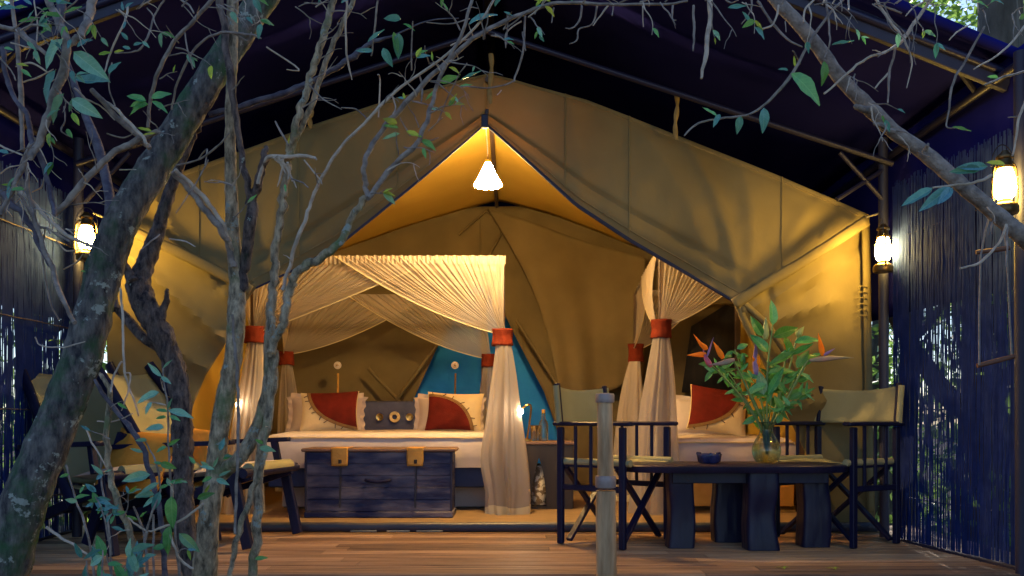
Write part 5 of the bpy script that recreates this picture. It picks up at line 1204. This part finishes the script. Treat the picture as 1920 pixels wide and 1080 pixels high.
# fallen leaves on the deck
for px, py, la in ((1468, 1066, 'small green fallen leaf on the deck before the table'), (1563, 1067, 'small green fallen leaf on the deck nearest the right screen')):
    Yd = .7*F/(py-HORIZON); p = P(px, py, Yd); p.z = .004
    t = thing('fallen_leaf', la, 'leaf', p, 0, 'fallen leaves on the deck')
    for a in (20, 150, 265):
        o = bpy.data.objects.new('leaf', LM['leaflime'][1]); COL.objects.link(o); o.parent = t; o.scale = (.035,)*3; o.rotation_euler = (R(8), R(-14), R(a))

# ------------------------------------------------------------------ flowers in the vase
def stemt(parent, pts, r, Y, m='stem', name='stem'):
    Q = catmull([tuple(map(float, p)) for p in pts], 6); k = len(Q)
    Ya, Yb = Y
    return MB().tube([P(a, b, lerp(Ya, Yb, i/(k-1))) for i, (a, b) in enumerate(Q)], [lerp(r, r*.75, i/k) for i in range(k)], 8).build(name, M[m], parent)
def spear(parent, name, a, b, w, Ya, Yb, m, flat=.35, bend=0):
    A = P(a[0], a[1], Ya); B = P(b[0], b[1], Yb); n = 10; d = (B-A); up = Vector((-d.z, 0, d.x)).normalized()
    pts = [lerp(A, B, i/n)+up*bend*math.sin(i/n*math.pi) for i in range(n+1)]
    rr = [max(.0006, w/2*Ya/F*min(1, .45+2.2*i/n)*(1-(i/n)**1.6)) for i in range(n+1)]
    return MB().tube(pts, rr, 8, flat=flat).build(name, M[m], parent)
FG = 'flowers in the glass vase'; VB = (1438, 850)
vbase = (VX, VY, ZT_+.01)
def bop(label, stem, beak, petals, tongues, Y, bm='beak'):
    t = thing('bird_of_paradise', label, 'flower', vbase, 0, FG)
    stemt(t, stem, .007, (VY, Y))
    spear(t, 'bract', beak[0], beak[1], 13, Y, Y, bm, .8, .006)
    for a, b, w in petals: spear(t, 'petal', a, b, w, Y, Y-.02, 'petal', .35)
    for a, b, w in tongues: spear(t, 'tongue', a, b, w, Y-.01, Y-.03, 'violet', .3)
bop('bird of paradise with spread orange petals at the far left of the bouquet', [VB, (1425, 800), (1390, 745), (1350, 700), (1332, 684)], [(1334, 688), (1318, 655)], [((1324, 664), (1288, 666), 12), ((1322, 656), (1300, 626), 8), ((1326, 655), (1312, 640), 10)], [((1326, 668), (1338, 632), 5)], 4.70, 'pink')
bop('bird of paradise with one orange petal and a beak pointing left', [VB, (1432, 800), (1410, 750), (1390, 705), (1374, 673)], [(1377, 674), (1328, 684)], [((1356, 672), (1337, 640), 13), ((1352, 668), (1346, 648), 9)], [], 4.66)
bop('bird of paradise with a long beak pointing right', [VB, (1448, 800), (1475, 750), (1498, 705), (1512, 680), (1524, 674)], [(1518, 676), (1602, 671)], [((1543, 667), (1534, 624), 13)], [((1545, 666), (1566, 653), 7)], 4.72)
bop('bird of paradise half hidden among leaves at the centre', [VB, (1436, 800), (1425, 740), (1418, 700)], [(1419, 705), (1416, 645)], [((1420, 690), (1424, 665), 10), ((1416, 680), (1410, 668), 8)], [((1418, 670), (1417, 640), 7)], 4.84, 'violet')
bop('small orange bloom at the back of the bouquet', [VB, (1448, 800), (1462, 730), (1474, 670)], [(1473, 680), (1478, 650)], [((1475, 655), (1473, 624), 10), ((1478, 662), (1482, 636), 9)], [], 4.88, 'beak')
def lily(label, stem, bud, leaves, Y):
    t = thing('lily_stem', label, 'flower', vbase, 0, FG)
    stemt(t, stem, .006, (VY, Y))
    for a, b, w in bud: spear(t, 'bud', a, b, w, Y, Y, 'bud' if w > 14 else 'leaflime', .8)
    for px, py, a, L, k in leaves: leaf(t, px, py, a, L, Y-.01, k)
lily('tall lily stem with a pale closed bud at the top', [VB, (1438, 800), (1438, 730), (1440, 680), (1445, 640), (1449, 605)], [((1435, 636), (1436, 594), 17)],
     [(1449, 610, 92, 48, 'leaf'), (1449, 632, 22, 58, 'leafdark'), (1440, 660, 130, 46, 'leafdark'), (1442, 685, 25, 60, 'leafdark'), (1440, 700, 10, 50, 'leafdark'), (1436, 720, 205, 44, 'leaf'), (1432, 740, 100, 46, 'leafpale'), (1430, 630, 125, 44, 'leafdark'), (1440, 740, 60, 58, 'leafdark')], 4.74)
lily('lily stem with a small green bud leaning right', [VB, (1445, 800), (1462, 740), (1480, 690), (1490, 650), (1498, 625)], [((1494, 630), (1508, 612), 16)],
     [(1490, 642, 15, 46, 'leafdark'), (1484, 665, 25, 44, 'leafdark'), (1482, 672, 100, 46, 'leafdark'), (1470, 705, 10, 36, 'leafdark'), (1466, 720, 40, 40, 'leaf'), (1494, 690, 60, 40, 'leaf'), (1500, 700, -30, 30, 'leaf'), (1478, 745, 20, 46, 'leaf'), (1460, 770, 30, 30, 'leaf')], 4.78)
rg = random.Random(9)
def greens(label, stem, n, spread, Y, kinds, L=(16, 30)):
    t = thing('leafy_sprig', label, 'foliage', vbase, 0, FG); stemt(t, stem, .004, (VY, Y))
    for k in range(n):
        q = along(stem[1:], rg.random()**.7); leaf(t, q[0]+rg.uniform(-spread, spread)*.4, q[1]+rg.uniform(-spread, spread)*.3, rg.uniform(-60, 240), rg.uniform(*L), Y+rg.uniform(-.06, .06), rg.choice(kinds), rg)
greens('leafy green sprig spreading to the left behind the two left flowers', [VB, (1425, 795), (1395, 745), (1365, 700), (1340, 685)], 34, 26, 4.82, ['leaf', 'leafdark', 'leaf'])
greens('upright leafy sprig left of the lily stem', [VB, (1432, 795), (1410, 740), (1390, 690), (1378, 655)], 30, 24, 4.86, ['leafdark', 'leaf'])
greens('leafy sprig arching low to the right of the vase', [VB, (1450, 795), (1470, 765), (1495, 745), (1512, 738)], 20, 18, 4.70, ['leaf', 'leaf', 'leafdark'])
greens('leafy sprig rising to the right with small leaves', [VB, (1450, 795), (1480, 730), (1505, 690), (1520, 668)], 22, 18, 4.84, ['leaf', 'leafdark'])
greens('dense dark leaves at the heart of the bouquet', [VB, (1440, 800), (1445, 760), (1448, 720), (1452, 680)], 20, 40, 4.80, ['leafdark', 'leafdark', 'leaf'], (24, 40))
